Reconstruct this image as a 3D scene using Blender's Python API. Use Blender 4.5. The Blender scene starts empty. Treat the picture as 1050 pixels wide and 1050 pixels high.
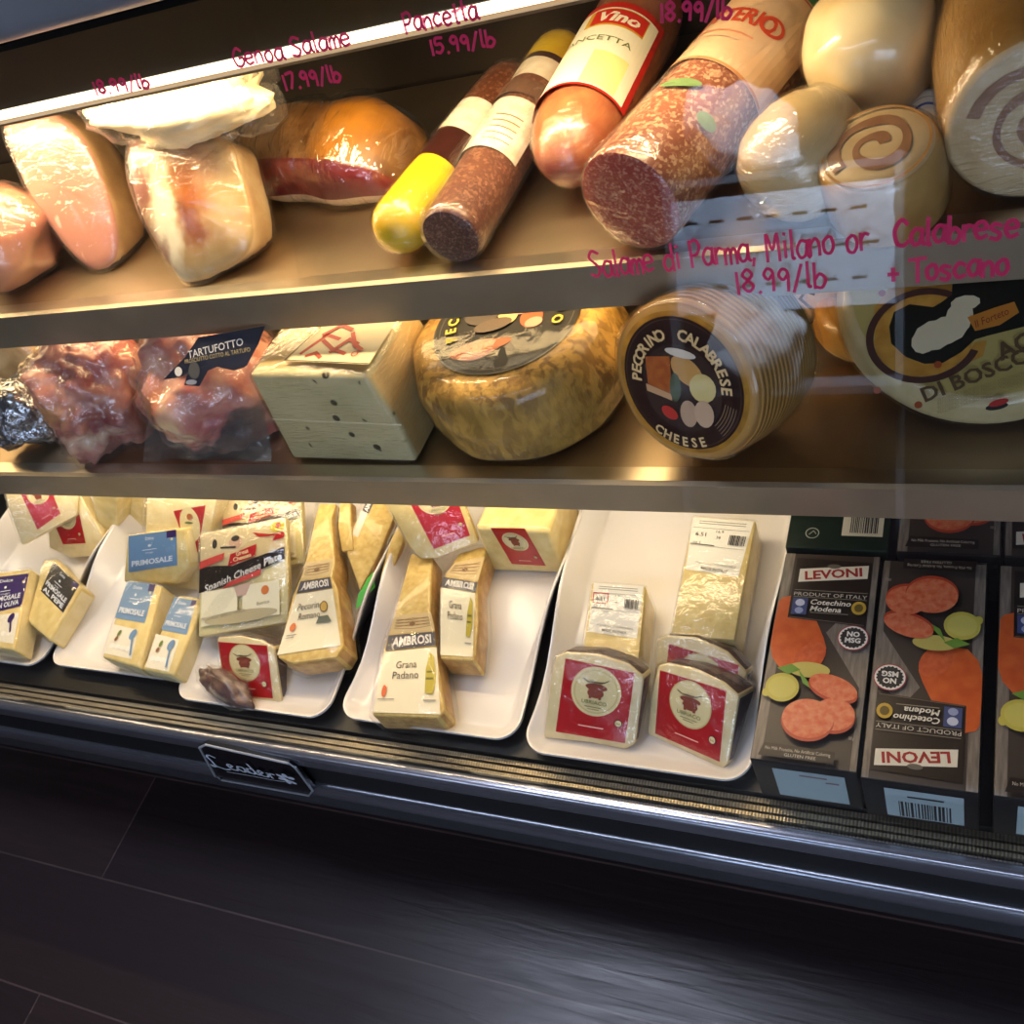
import bpy, bmesh, math, random
from mathutils import Vector, Matrix, noise
random.seed(4)
S = bpy.context.scene
COL = S.collection
V = Vector
# ------------------------------------------------------------------ camera
FOC = 1021.63
CR = V((0.89799399, 0.29417437, -0.32721283))
CU = V((-0.02634153, 0.77826036, 0.62738898))
CF = V((-0.43921853, 0.55477225, -0.70662213))
CAM = V((0, 0, 1.35))
cd = bpy.data.cameras.new('camera'); cam = bpy.data.objects.new('camera', cd); COL.objects.link(cam)
cd.sensor_width = 36; cd.lens = FOC / 1050 * 36; cd.clip_start = .02
mr = Matrix((CR, CU, -CF)).transposed().to_4x4(); mr.translation = CAM
cam.matrix_world = mr; S.camera = cam
S.view_settings.view_transform = 'Standard'; S.view_settings.look = 'None'
S.view_settings.gamma = 1; S.view_settings.use_curve_mapping = False
S.view_settings.exposure = 0.0

def ray(x, y): return CF * FOC + CR * (x - 525) - CU * (y - 525)
def at(x, y, z):
    d = ray(x, y); return CAM + d * ((z - 1.35) / d.z)
def aty(x, y, Y):
    d = ray(x, y); return CAM + d * (Y / d.y)
def atp(x, y, P, n):
    d = ray(x, y); return CAM + d * ((P - CAM).dot(n) / d.dot(n))

# ------------------------------------------------------------------ materials
def lin(h):
    h = h.lstrip('#'); o = []
    for i in (0, 2, 4):
        c = int(h[i:i + 2], 16) / 255
        o.append(c / 12.92 if c <= .04045 else ((c + .055) / 1.055) ** 2.4)
    return (*o, 1)
class NT:
    def __init__(s, name):
        s.m = bpy.data.materials.new(name); s.m.use_nodes = True
        s.t = s.m.node_tree; s.t.nodes.clear()
        s.out = s.n('ShaderNodeOutputMaterial')
    def n(s, t, **k):
        q = s.t.nodes.new(t)
        for a, b in k.items():
            if a[0] == '_': q.inputs[a[1:].replace('_', ' ')].default_value = b
            else: setattr(q, a, b)
        return q
    def l(s, a, b): s.t.links.new(a, b)
    def mix(s, fac, a, b):
        q = s.n('ShaderNodeMix', data_type='RGBA')
        for i, v in ((0, fac), (6, a), (7, b)):
            if hasattr(v, 'links'): s.l(v, q.inputs[i])
            else: q.inputs[i].default_value = v
        return q.outputs[2]
    def coord(s): return s.n('ShaderNodeTexCoord').outputs['Object']
    def noise(s, scale, detail=3, co=None, dist=0, stretch=None):
        co = co or s.coord()
        if stretch:
            mp = s.n('ShaderNodeMapping'); mp.inputs['Scale'].default_value = stretch
            s.l(co, mp.inputs['Vector']); co = mp.outputs['Vector']
        q = s.n('ShaderNodeTexNoise'); q.inputs['Scale'].default_value = scale
        q.inputs['Detail'].default_value = detail; q.inputs['Distortion'].default_value = dist
        s.l(co, q.inputs['Vector']); return q.outputs['Fac']
    def ramp(s, fac, a, b):
        q = s.n('ShaderNodeMapRange'); q.inputs[1].default_value = a; q.inputs[2].default_value = b
        s.l(fac, q.inputs[0]); return q.outputs[0]
    def math(s, op, a, b=0.0):
        q = s.n('ShaderNodeMath', operation=op)
        for i, v in ((0, a), (1, b)):
            if hasattr(v, 'links'): s.l(v, q.inputs[i])
            else: q.inputs[i].default_value = v
        return q.outputs[0]
    def bsdf(s, col, rough=.5, metal=0, spec=.5, bump=None, bstr=.3, bdist=.002, coat=0, sss=0):
        q = s.n('ShaderNodeBsdfPrincipled')
        if hasattr(col, 'links'): s.l(col, q.inputs['Base Color'])
        else: q.inputs['Base Color'].default_value = col
        if hasattr(rough, 'links'): s.l(rough, q.inputs['Roughness'])
        else: q.inputs['Roughness'].default_value = rough
        q.inputs['Metallic'].default_value = metal; q.inputs['Specular IOR Level'].default_value = spec
        q.inputs['Coat Weight'].default_value = coat; q.inputs['Coat Roughness'].default_value = .12
        if sss:
            q.inputs['Subsurface Weight'].default_value = sss
            q.inputs['Subsurface Radius'].default_value = (.006, .004, .002)
            q.inputs['Subsurface Scale'].default_value = 1.0
        if bump is not None:
            b = s.n('ShaderNodeBump'); b.inputs['Strength'].default_value = bstr; b.inputs['Distance'].default_value = bdist
            s.l(bump, b.inputs['Height']); s.l(b.outputs[0], q.inputs['Normal'])
        s.l(q.outputs[0], s.out.inputs['Surface']); return q
_mc = {}
def flat(h, rough=.5, metal=0, spec=.5):
    k = ('flat', h, rough, metal)
    if k not in _mc:
        t = NT('print_' + h.lstrip('#')); t.bsdf(lin(h), rough, metal, spec); _mc[k] = t.m
    return _mc[k]
def two(name, a, b, scale=40, lo=.35, hi=.65, rough=.5, bump=.0, bs=None, coat=0, stretch=None, dist=0, detail=4, sss=0, bdist=.002):
    if name not in _mc:
        t = NT(name); f = t.ramp(t.noise(scale, detail, dist=dist, stretch=stretch), lo, hi)
        c = t.mix(f, lin(a), lin(b))
        bn = t.noise(bs or scale * 2, 4, stretch=stretch) if bump else None
        t.bsdf(c, rough, bump=bn, bstr=bump, coat=coat, sss=sss, bdist=bdist); _mc[name] = t.m
    return _mc[name]
def patchmat(name, a, b, scale, patches, rough=.4, bump=.2, bs=60, coat=.3, wob=.02, stretch=None, lo=.35, hi=.65, detail=4, bdist=.002):
    """procedural base of two tones with soft coloured regions (cx,cy,cz,rx,ry,rz,colour,softness) in object space"""
    t = NT(name); co = t.coord()
    c = t.mix(t.ramp(t.noise(scale, detail, stretch=stretch), lo, hi), lin(a), lin(b))
    wn = t.n('ShaderNodeTexNoise'); wn.inputs['Scale'].default_value = 45; wn.inputs['Detail'].default_value = 3
    t.l(co, wn.inputs['Vector'])
    sub = t.n('ShaderNodeVectorMath', operation='SUBTRACT'); t.l(wn.outputs['Color'], sub.inputs[0]); sub.inputs[1].default_value = (.5, .5, .5)
    sc = t.n('ShaderNodeVectorMath', operation='SCALE'); t.l(sub.outputs[0], sc.inputs[0]); sc.inputs['Scale'].default_value = wob * 2
    ad = t.n('ShaderNodeVectorMath', operation='ADD'); t.l(co, ad.inputs[0]); t.l(sc.outputs[0], ad.inputs[1])
    for cx, cy, cz, rx, ry, rz, h, soft in patches:
        q = t.n('ShaderNodeVectorMath', operation='SUBTRACT'); t.l(ad.outputs[0], q.inputs[0]); q.inputs[1].default_value = (cx, cy, cz)
        d = t.n('ShaderNodeVectorMath', operation='DIVIDE'); t.l(q.outputs[0], d.inputs[0]); d.inputs[1].default_value = (rx, ry, rz)
        ln = t.n('ShaderNodeVectorMath', operation='LENGTH'); t.l(d.outputs[0], ln.inputs[0])
        f = t.ramp(ln.outputs['Value'], 1 + soft, 1 - soft)
        c = t.mix(f, c, lin(h))
    t.bsdf(c, rough, bump=t.noise(bs, 4, stretch=stretch), bstr=bump, coat=coat, bdist=bdist); return t.m
def film(name, wr=70, stretch=(1, 1, 1), base=.07, tint='ffffff', bs=.6, rough=.1, haze=0.0, bd=.004):
    t = NT(name)
    tr = t.n('ShaderNodeBsdfTransparent'); tr.inputs[0].default_value = lin(tint)
    gl = t.n('ShaderNodeBsdfGlossy'); gl.inputs['Roughness'].default_value = rough; gl.inputs[0].default_value = (1, 1, 1, 1)
    b = t.n('ShaderNodeBump'); b.inputs['Strength'].default_value = bs; b.inputs['Distance'].default_value = bd
    t.l(t.noise(wr, 3, dist=.6, stretch=stretch), b.inputs['Height']); t.l(b.outputs[0], gl.inputs['Normal'])
    lw = t.n('ShaderNodeLayerWeight'); lw.inputs[0].default_value = .5; t.l(b.outputs[0], lw.inputs['Normal'])
    f = t.math('ADD', t.math('MULTIPLY', t.math('POWER', lw.outputs['Facing'], 4.0), .6), base)
    mx = t.n('ShaderNodeMixShader'); t.l(f, mx.inputs[0]); t.l(tr.outputs[0], mx.inputs[1]); t.l(gl.outputs[0], mx.inputs[2])
    last = mx.outputs[0]
    if haze:
        df = t.n('ShaderNodeBsdfDiffuse'); df.inputs[0].default_value = (.9, .9, .9, 1)
        tl = t.n('ShaderNodeBsdfTranslucent'); tl.inputs[0].default_value = (.9, .9, .9, 1)
        m0 = t.n('ShaderNodeMixShader'); t.l(df.outputs[0], m0.inputs[1]); t.l(tl.outputs[0], m0.inputs[2])
        m2 = t.n('ShaderNodeMixShader'); m2.inputs[0].default_value = haze
        t.l(last, m2.inputs[1]); t.l(m0.outputs[0], m2.inputs[2]); last = m2.outputs[0]
    t.l(last, t.out.inputs['Surface']); return t.m
def emit(name, col, st):
    t = NT(name); e = t.n('ShaderNodeEmission'); e.inputs[0].default_value = col; e.inputs[1].default_value = st
    t.l(e.outputs[0], t.out.inputs['Surface']); return t.m

FILM = film('cling_film'); FILMS = film('stretched_film', 55, (1, 6, 1), .07, bs=.8); FILMC = film('crumpled_film', 40, (1, 2.2, .8), base=.05, bs=.75, haze=.03, bd=.006)
FILMT = film('tight_film', 30, base=.018, bs=.35); FILMB = film('vacuum_bag', 38, base=.07, bs=1.0, haze=.04, rough=.07, bd=.008)
FILMW = film('milky_wrap', 40, base=.05, bs=.9, haze=.45, rough=.2)
def _steel(name, c, rough, dark=.8, metal=1.0):
    t = NT(name); n = t.noise(30, 4, stretch=(.05, 1, 1))
    n2 = t.noise(9, 4)
    col = t.mix(t.ramp(n2, .3, .7), lin(c), tuple(v * dark for v in lin(c)[:3]) + (1,))
    t.bsdf(col, rough, metal, bump=t.noise(200, 2, stretch=(.02, 1, 1)), bstr=.06); return t.m
LIPM = _steel('lip_steel', 'c9bda8', .3); STEEL = _steel('brushed_steel', 'b09d82', .4); STEELF = _steel('shelf_front_steel', 'a89a82', .45, .75, .55)
CHROME = _steel('polished_trim', 'a3a5b0', .2, .85, .85)
CHROMER = _steel('satin_trim', 'aaaab2', .33, .8, .6)
BLACK = flat('0a0a0c', .35); BLACKM = flat('070708', .6)
def _tray():
    t = NT('white_melamine'); t.bsdf(lin('eee9e6'), .22, coat=.3); return t.m
TRAY = _tray()
CHEESE = two('pale_cheese', 'e8d493', 'dabf78', 60, rough=.45, bump=.08)
CHEESEW = two('white_cheese', 'ecdcae', 'e0cc96', 50, rough=.45, bump=.08)
GRANA = two('hard_cheese', 'e3c678', 'cfa95a', 120, rough=.55, bump=.3)
CRUST = two('cheese_crust', 'd0a765', 'b08448', 90, rough=.6, bump=.2)
RIND = two('wine_rind', '3b2a2b', '5a4340', 90, rough=.55, bump=.4)

# ------------------------------------------------------------------ mesh builder
class MB:
    def __init__(s): s.v = []; s.f = []; s.m = []; s.ms = []
    def mi(s, m):
        if m not in s.ms: s.ms.append(m)
        return s.ms.index(m)
    def add(s, vs, fs, m):
        o = len(s.v); s.v += [V(v) for v in vs]; k = m if isinstance(m, list) else None
        i = None if k else s.mi(m)
        for j, f in enumerate(fs):
            s.f.append([o + a for a in f]); s.m.append(s.mi(k[j]) if k else i)
        return s
    def box(s, a, b, m):
        x0, y0, z0 = a; x1, y1, z1 = b
        return s.add([(x0, y0, z0), (x1, y0, z0), (x1, y1, z0), (x0, y1, z0), (x0, y0, z1), (x1, y0, z1), (x1, y1, z1), (x0, y1, z1)],
              [(0, 3, 2, 1), (4, 5, 6, 7), (0, 1, 5, 4), (1, 2, 6, 5), (2, 3, 7, 6), (3, 0, 4, 7)], m)
    def extr_x(s, prof, x0, x1, m):
        n = len(prof); vs = [(x0, y, z) for y, z in prof] + [(x1, y, z) for y, z in prof]
        fs = [(i, (i + 1) % n, n + (i + 1) % n, n + i) for i in range(n)] + [tuple(range(n))[::-1], tuple(range(n, 2 * n))]
        return s.add(vs, fs, m)
    def rings(s, rs, m, cap0=True, cap1=True, closed=True):
        """rs: list of rings (equal length); m: material or one per gap"""
        n = len(rs[0]); vs = [p for r in rs for p in r]; fs = []; ml = []
        for i in range(len(rs) - 1):
            for j in range(n if closed else n - 1):
                fs.append((i * n + j, i * n + (j + 1) % n, (i + 1) * n + (j + 1) % n, (i + 1) * n + j)); ml.append(m[i] if isinstance(m, list) else m)
        if cap0: fs.append(tuple(range(n))[::-1]); ml.append(m[0] if isinstance(m, list) else m)
        if cap1: fs.append(tuple(range((len(rs) - 1) * n, len(rs) * n))); ml.append(m[-1] if isinstance(m, list) else m)
        return s.add(vs, fs, ml)
    def tube(s, pts, r, m, n=8):
        pts = [V(p) for p in pts]; rs = []
        for i, p in enumerate(pts):
            d = (pts[min(i + 1, len(pts) - 1)] - pts[max(i - 1, 0)]).normalized()
            a = d.orthogonal().normalized(); b = d.cross(a)
            rs.append([p + (a * math.cos(2 * math.pi * k / n) + b * math.sin(2 * math.pi * k / n)) * r for k in range(n)])
        return s.rings(rs, m)
    def build(s, name, parent=None, smooth=True, bev=0, seg=2, angle=35):
        me = bpy.data.meshes.new(name); bm = bmesh.new()
        bv = [bm.verts.new(v) for v in s.v]
        for f, mi in zip(s.f, s.m):
            try: q = bm.faces.new([bv[i] for i in f]); q.material_index = mi; q.smooth = smooth
            except ValueError: pass
        bmesh.ops.remove_doubles(bm, verts=bm.verts, dist=1e-6)
        bmesh.ops.recalc_face_normals(bm, faces=bm.faces)
        if bev:
            es = [e for e in bm.edges if len(e.link_faces) == 2 and e.calc_face_angle(0) > math.radians(30)]
            bmesh.ops.bevel(bm, geom=es, offset=bev, segments=seg, profile=.5, affect='EDGES', clamp_overlap=True)
            for f in bm.faces: f.smooth = smooth
        if smooth:
            for e in bm.edges:
                if len(e.link_faces) == 2 and e.calc_face_angle(0) > math.radians(angle): e.smooth = False
        bm.to_mesh(me); bm.free()
        for m in s.ms: me.materials.append(m)
        o = bpy.data.objects.new(name, me); COL.objects.link(o)
        if parent: o.parent = parent
        return o
def wrap(name, src, parent, m=None, d=.002, amp=.002, sc=40, cut=2, fn=None):
    """cling film: a slightly larger wrinkled skin round the mesh of src"""
    bm = bmesh.new(); bm.from_mesh(src.data)
    bmesh.ops.remove_doubles(bm, verts=bm.verts, dist=1e-5)
    if cut: bmesh.ops.subdivide_edges(bm, edges=[e for e in bm.edges if e.calc_length() > .012], cuts=cut, use_grid_fill=True)
    bm.normal_update()
    for v in bm.verts:
        k = noise.noise(v.co * sc); v.co += v.normal * (d + amp * (k + .6))
        if fn: fn(v)
    for f in bm.faces: f.smooth = True; f.material_index = 0
    for e in bm.edges: e.smooth = True
    me = bpy.data.meshes.new(name); bm.to_mesh(me); bm.free(); me.materials.append(m or FILM)
    o = bpy.data.objects.new(name, me); COL.objects.link(o); o.parent = parent; return o

def thing(name, label, cat, M=None, group=None, kind=None):
    o = bpy.data.objects.new(name, None); COL.objects.link(o); o.empty_display_size = .03
    if M is not None: o.matrix_world = M
    o['label'] = label; o['category'] = cat
    if group: o['group'] = group
    if kind: o['kind'] = kind
    return o
def tag(o, label, cat, group=None):
    o['label'] = label; o['category'] = cat
    if group: o['group'] = group
    return o
def frame(P, ez, ex=None, ey=None):
    ez = V(ez).normalized()
    if ex is not None: ey = ez.cross(V(ex)).normalized(); ex = ey.cross(ez)
    else: ex = V(ey).cross(ez).normalized(); ey = ez.cross(ex)
    M = Matrix((ex, ey, ez)).transposed().to_4x4(); M.translation = P; return M

# ------------------------------------------------------------------ text and flat print
_tc = {}
def textmesh(s, bold=0.0):
    if (s, bold) in _tc: return _tc[(s, bold)]
    c = bpy.data.curves.new('t', 'FONT'); c.body = s; c.size = 1; c.resolution_u = 2; c.offset = bold
    o = bpy.data.objects.new('t', c); COL.objects.link(o)
    bpy.context.view_layer.update()
    me = o.to_mesh(); vs = [tuple(v.co) for v in me.vertices]; fs = [tuple(p.vertices) for p in me.polygons]
    o.to_mesh_clear(); bpy.data.objects.remove(o); bpy.data.curves.remove(c)
    x0 = min((v[0] for v in vs), default=0); x1 = max((v[0] for v in vs), default=1)
    vs = [(v[0] - x0, v[1]) for v in vs]; _tc[(s, bold)] = (vs, fs, x1 - x0); return _tc[(s, bold)]
class Print:
    """flat printing laid on a surface; mp(u,v,h) gives the local 3D point"""
    def __init__(s, mp, step=.00018, h0=.0004): s.mp = mp; s.h = h0; s.step = step; s.b = MB()
    def raw(s, vs, fs, m):
        s.b.add([s.mp(u, v, s.h) for u, v in vs], fs, m); s.h += s.step; return s
    def grid(s, q, m, nu=1, nv=1):
        (a, b, c, d) = [V((p[0], p[1], 0)) for p in q]; vs = []; fs = []
        for j in range(nv + 1):
            for i in range(nu + 1):
                p = (a.lerp(b, i / nu)).lerp(d.lerp(c, i / nu), j / nv); vs.append((p.x, p.y))
        for j in range(nv):
            for i in range(nu):
                k = j * (nu + 1) + i; fs.append((k, k + 1, k + nu + 2, k + nu + 1))
        return s.raw(vs, fs, m)
    def rect(s, x0, y0, x1, y1, m, nu=1, nv=1): return s.grid([(x0, y0), (x1, y0), (x1, y1), (x0, y1)], m, nu, nv)
    def poly(s, pts, m):
        n = len(pts); cx = sum(p[0] for p in pts) / n; cy = sum(p[1] for p in pts) / n
        return s.raw([(cx, cy)] + list(pts), [(0, 1 + i, 1 + (i + 1) % n) for i in range(n)], m)
    def ell(s, cx, cy, rx, ry, m, n=28, jag=0, rot=0, a0=0):
        c, d = math.cos(rot), math.sin(rot); P = []
        for i in range(n):
            k = 1 + (jag if i % 2 else -jag); a = 2 * math.pi * i / n + a0
            x, y = rx * k * math.cos(a), ry * k * math.sin(a); P.append((cx + x * c - y * d, cy + x * d + y * c))
        return s.poly(P, m)
    def arc(s, cx, cy, r0, r1, a0, a1, m, n=24, ry=1.0):
        vs = []; fs = []
        for i in range(n + 1):
            a = a0 + (a1 - a0) * i / n
            for r in (r0, r1): vs.append((cx + r * math.cos(a), cy + ry * r * math.sin(a)))
            if i < n: k = 2 * i; fs.append((k, k + 1, k + 3, k + 2))
        return s.raw(vs, fs, m)
    def text(s, t, x, y, size, m, w=None, al='c', rot=0, shear=0, bold=0, ex=None, ey=None):
        vs, fs, W = textmesh(t, bold); k = (w / W) if w else size
        off = {'l': 0, 'c': -W / 2, 'r': -W}[al]; c, d = math.cos(rot), math.sin(rot); P = []
        for a, b in vs:
            a = (a + off) * k; b = (b - .35) * size; a += shear * b
            if ex: P.append((x + a * ex[0] + b * ey[0], y + a * ex[1] + b * ey[1]))
            else: P.append((x + a * c - b * d, y + a * d + b * c))
        return s.raw(P, fs, m)
    def arctext(s, t, cx, cy, r, a0, a1, size, m, ry=1.0, bold=0, inner=False):
        n = len(t)
        for i, ch in enumerate(t):
            if ch == ' ': continue
            a = a0 + (a1 - a0) * (i + .5) / n
            rot = a - math.pi / 2 if not inner else a + math.pi / 2
            h = s.h; s.text(ch, cx + r * math.cos(a), cy + ry * r * math.sin(a), size, m, rot=rot, bold=bold); s.h = h
        s.h += s.step; return s
    def bars(s, x0, y0, x1, y1, m, n=16):
        x = x0; vs = []; fs = []; random.seed(n)
        while x < x1:
            w = (x1 - x0) / n * random.choice((.35, .6, .9)); k = len(vs)
            vs += [(x, y0), (x + w, y0), (x + w, y1), (x, y1)]; fs.append((k, k + 1, k + 2, k + 3)); x += w + (x1 - x0) / n * random.choice((.35, .6))
        return s.raw(vs, fs, m)
    def line(s, pts, w, m):
        vs = []; fs = []
        for i in range(len(pts) - 1):
            a = V((*pts[i], 0)); b = V((*pts[i + 1], 0)); d = (b - a)
            if d.length < 1e-7: continue
            d.normalize(); nn = V((-d.y, d.x, 0)) * w / 2; a = a - d * w * .35; b = b + d * w * .35; k = len(vs)
            vs += [(a - nn)[:2], (b - nn)[:2], (b + nn)[:2], (a + nn)[:2]]; fs.append((k, k + 1, k + 2, k + 3))
        s.b.add([s.mp(u, v, s.h + 8e-6 * ((i // 4) % 40)) for i, (u, v) in enumerate(vs)], fs, m); s.h += s.step; return s
    def build(s, name, parent): return s.b.build(name, parent, smooth=False)

def curvy(P):
    if len(P) < 3: return P
    Q = [P[0]] + list(P) + [P[-1]]; o = []
    for i in range(1, len(Q) - 2):
        for k in range(4):
            t = k / 4; a, b, c, d = (V((*Q[i + n], 0)) for n in (-1, 0, 1, 2))
            q = .5 * ((2 * b) + (c - a) * t + (2 * a - 5 * b + 4 * c - d) * t * t + (3 * b - a - 3 * c + d) * t ** 3); o.append((q.x, q.y))
    return o + [P[-1]]

# ------------------------------------------------------------------ slab: a piece with one flat face
class Slab:
    """face plane through base points; pix() turns photo points on that face into face coordinates"""
    def __init__(s, A, B, theta, flip=False):
        ex = (B - A).normalized(); th = math.radians(theta)
        hz = V((-ex.y, ex.x, 0)).normalized()
        if hz.y < 0: hz = -hz
        ey = hz * math.cos(th) + V((0, 0, 1)) * math.sin(th); ez = ex.cross(ey).normalized()
        s.ex, s.ey, s.ez = ex, ez.cross(ex), ez; s.P = A
        s.M = frame(A, ez, ex=ex)
    def uv(s, x, y):
        p = atp(x, y, s.P, s.ez) - s.P; return (p.dot(s.ex), p.dot(s.ey))
    def uvs(s, L): return [s.uv(*q) for q in L]
    def body(s, outline, t, face, side, back=None, bev=.002, root=None, name='cheese_body', sub=0, shrink=1.0, shift=(0, 0), seg=2, raw=False):
        P = outline if raw else s.uvs(outline)
        n = len(P); cx = sum(p[0] for p in P) / n; cy = sum(p[1] for p in P) / n
        tt = t if isinstance(t, (list, tuple)) else [t] * n
        b = MB()
        vs = [(u, v, 0) for u, v in P] + [((u - cx) * shrink + cx + shift[0], (v - cy) * shrink + cy + shift[1], -h) for (u, v), h in zip(P, tt)]
        fs = [tuple(range(n)), tuple(range(n, 2 * n))[::-1]] + [(i, (i + 1) % n, n + (i + 1) % n, n + i) for i in range(n)]
        sides = side if isinstance(side, list) else [side] * n
        b.add(vs, fs, [face, back or sides[0]] + sides)
        return b.build(name, root, bev=bev, seg=seg)
    def thing(s, name, label, cat, group=None): return thing(name, label, cat, s.M, group)
    def pr(s, h0=.0005): return Print(lambda u, v, h: V((u, v, h)), h0=h0)
def zat(px, z): return at(px[0], px[1], z)
WHITE = flat('f2efe6'); RED = flat('b50f19', .35); RED2 = flat('b3121f', .3); INK = flat('2a2624'); CREAM = flat('e6d7a2'); GREY = flat('8d8a86')

def bil(q, u, v):
    a, b, c, d = [V((*p, 0)) for p in q]     # bl br tr tl
    r = a.lerp(b, u).lerp(d.lerp(c, u), v); return (r.x, r.y)
class QPrint(Print):
    """print laid out in a quad's own 0..1 frame (bl, br, tr, tl in face coordinates)"""
    def __init__(s, q, h0=.0005, dome=None):
        s.q = q; super().__init__(lambda u, v, h: V((*bil(q, u, v), h)), h0=h0)
        a = V(q[1]) - V(q[0]); b = V(q[3]) - V(q[0]); s.w = a.length; s.hh = b.length; s.asp = s.w / s.hh
    def txt(s, t, x, y, size, m, w=None, bold=0, shear=0, rot=0):   # size = fraction of the height
        vs, fs, W = textmesh(t, bold); k = w / W if w else size / s.asp
        c, d = math.cos(rot), math.sin(rot)
        P = []
        for a, b in vs:
            a = (a - W / 2) * k; b = (b - .35) * size; a += shear * b / s.asp
            P.append((x + a * c - b * d / s.asp, y + a * d * s.asp + b * c))
        return s.raw(P, fs, m)

# ================================================================== ROOM
XL, XR = -2.6, 1.6
def wood_floor():
    t = NT('dark_wood_planks'); co = t.coord()
    br = t.n('ShaderNodeTexBrick'); br.offset = .37; br.offset_frequency = 2
    mp = t.n('ShaderNodeMapping'); mp.inputs['Location'].default_value = (-.855, -.062, 0); t.l(co, mp.inputs['Vector'])
    t.l(mp.outputs[0], br.inputs['Vector'])
    for k, v in (('Scale', 1), ('Brick Width', 2.2), ('Row Height', .186), ('Mortar Size', .0016), ('Mortar Smooth', .3)): br.inputs[k].default_value = v
    br.inputs['Color1'].default_value = lin('2a2023'); br.inputs['Color2'].default_value = lin('372a2a'); br.inputs['Mortar'].default_value = lin('5a4a48')
    g = t.ramp(t.noise(14, 6, stretch=(.35, 3.2, 1), dist=1.2), .3, .75)
    c = t.mix(t.math('MULTIPLY', g, .6), br.outputs['Color'], lin('1d1614'))
    t.bsdf(c, t.math('ADD', t.math('MULTIPLY', g, .12), .3), spec=.45, bump=t.noise(22, 5, stretch=(.25, 3, 1), dist=1), bstr=.25, bdist=.003); return t.m
FLOORM = wood_floor()
def struct(name, b, **k):
    o = b.build(name, smooth=False, **k); o['kind'] = 'structure'; return o
struct('floor', MB().box((-4, -4, -.05), (3, 1.4, 0), FLOORM))
WALLM = two('wall_paint', '6b6560', '625c58', 5, rough=.8)
CEILM = two('ceiling_paint', '77736e', '6f6b66', 5, rough=.9)
struct('wall_rear', MB().box((-4, 1.4, 0), (3, 1.5, 2.7), WALLM))
struct('wall_left', MB().box((-4.1, -4, 0), (-4, 1.4, 2.7), WALLM))
struct('wall_right', MB().box((3, -4, 0), (3.1, 1.4, 2.7), WALLM))
struct('ceiling', MB().box((-4, -4, 2.7), (3, 1.4, 2.8), CEILM))
b = MB(); b.box((-4, -4.1, 0), (.5, -4, 2.7), WALLM); b.box((2.6, -4.1, 0), (3, -4, 2.7), WALLM); b.box((.5, -4.1, 2.3), (2.6, -4, 2.7), WALLM); b.box((.5, -4.1, 0), (2.6, -4, .5), WALLM)
struct('wall_front', b)
DAY = emit('daylight_pane', (.62, .75, 1, 1), 2.2)
w = struct('window_1', MB().box((.5, -4.09, .5), (2.6, -4.07, 2.3), DAY))
fr_ = MB()
for x in (.5, 1.2, 1.9, 2.54): fr_.box((x, -4.06, .5), (x + .06, -3.99, 2.3), BLACK)
fr_.box((.5, -4.06, .5), (2.6, -3.99, .56), BLACK); fr_.box((.5, -4.06, 2.24), (2.6, -3.99, 2.3), BLACK)
o = fr_.build('window_frame', w, smooth=False)

def area(name, loc, rot, sx, sy, col, power, spread=None):
    l = bpy.data.lights.new(name, 'AREA'); l.shape = 'RECTANGLE'; l.size = sx; l.size_y = sy; l.color = col; l.energy = power
    if spread: l.spread = math.radians(spread)
    o = bpy.data.objects.new(name, l); COL.objects.link(o); o.location = loc; o.rotation_euler = rot; return o
area('window_daylight', (1.55, -3.95, 1.4), (math.radians(90), 0, 0), 2.0, 1.7, (.62, .76, 1), 60)
for i, (cx, cy, a, b_) in enumerate(((-1.15, .62, .32, .32), (-1.1, -1.45, 1.7, .11))):
    cl = thing('ceiling_light', ('square recessed ceiling light above the display case', 'long strip light added over the aisle to put a highlight on the rails')[i], 'ceiling light', Matrix.Translation((cx, cy, 2.7)))  # the long strip is added to draw a highlight along the chrome rails
    b = MB()
    for q in ((-a, -b_, a, -b_ + .03), (-a, b_ - .03, a, b_), (-a, -b_ + .03, -a + .03, b_ - .03), (a - .03, -b_ + .03, a, b_ - .03)): b.box((q[0], q[1], -.03), (q[2], q[3], 0), flat('d8d8d8'))
    b.build('light_frame', cl, smooth=False)
    MB().box((-a + .03, -b_ + .03, -.02), (a - .03, b_ - .03, -.01), emit('panel_diffuser', (.66, .77, 1, 1), (4, 7)[i])).build('diffuser', cl, smooth=False)
    area('ceiling_lamp', (cx, cy, 2.665), (0, 0, 0), a * 1.7, b_ * 1.5, (.74, .80, 1), (26, 16)[i])
wd = bpy.data.worlds.new('world'); S.world = wd; wd.use_nodes = True
wd.node_tree.nodes['Background'].inputs[0].default_value = (.5, .6, .8, 1); wd.node_tree.nodes['Background'].inputs[1].default_value = .1

# ================================================================== DISPLAY CASE
ZU, ZL, ZD = .826, .617, .395         # upper shelf, lower shelf, deck
X0, X1 = -1.85, .42
case = thing('display_case', 'refrigerated deli display case with slanted glass front, two steel shelves and chrome rails', 'display case', Matrix.Translation((0, .7, 0)))
cm = Matrix.Translation((0, -.7, 0))
def cpart(name, b, par=None, **k):
    o = b.build(name, par or case, **k)
    if par is None: o.location = (0, -.7, 0)
    return o
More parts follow.
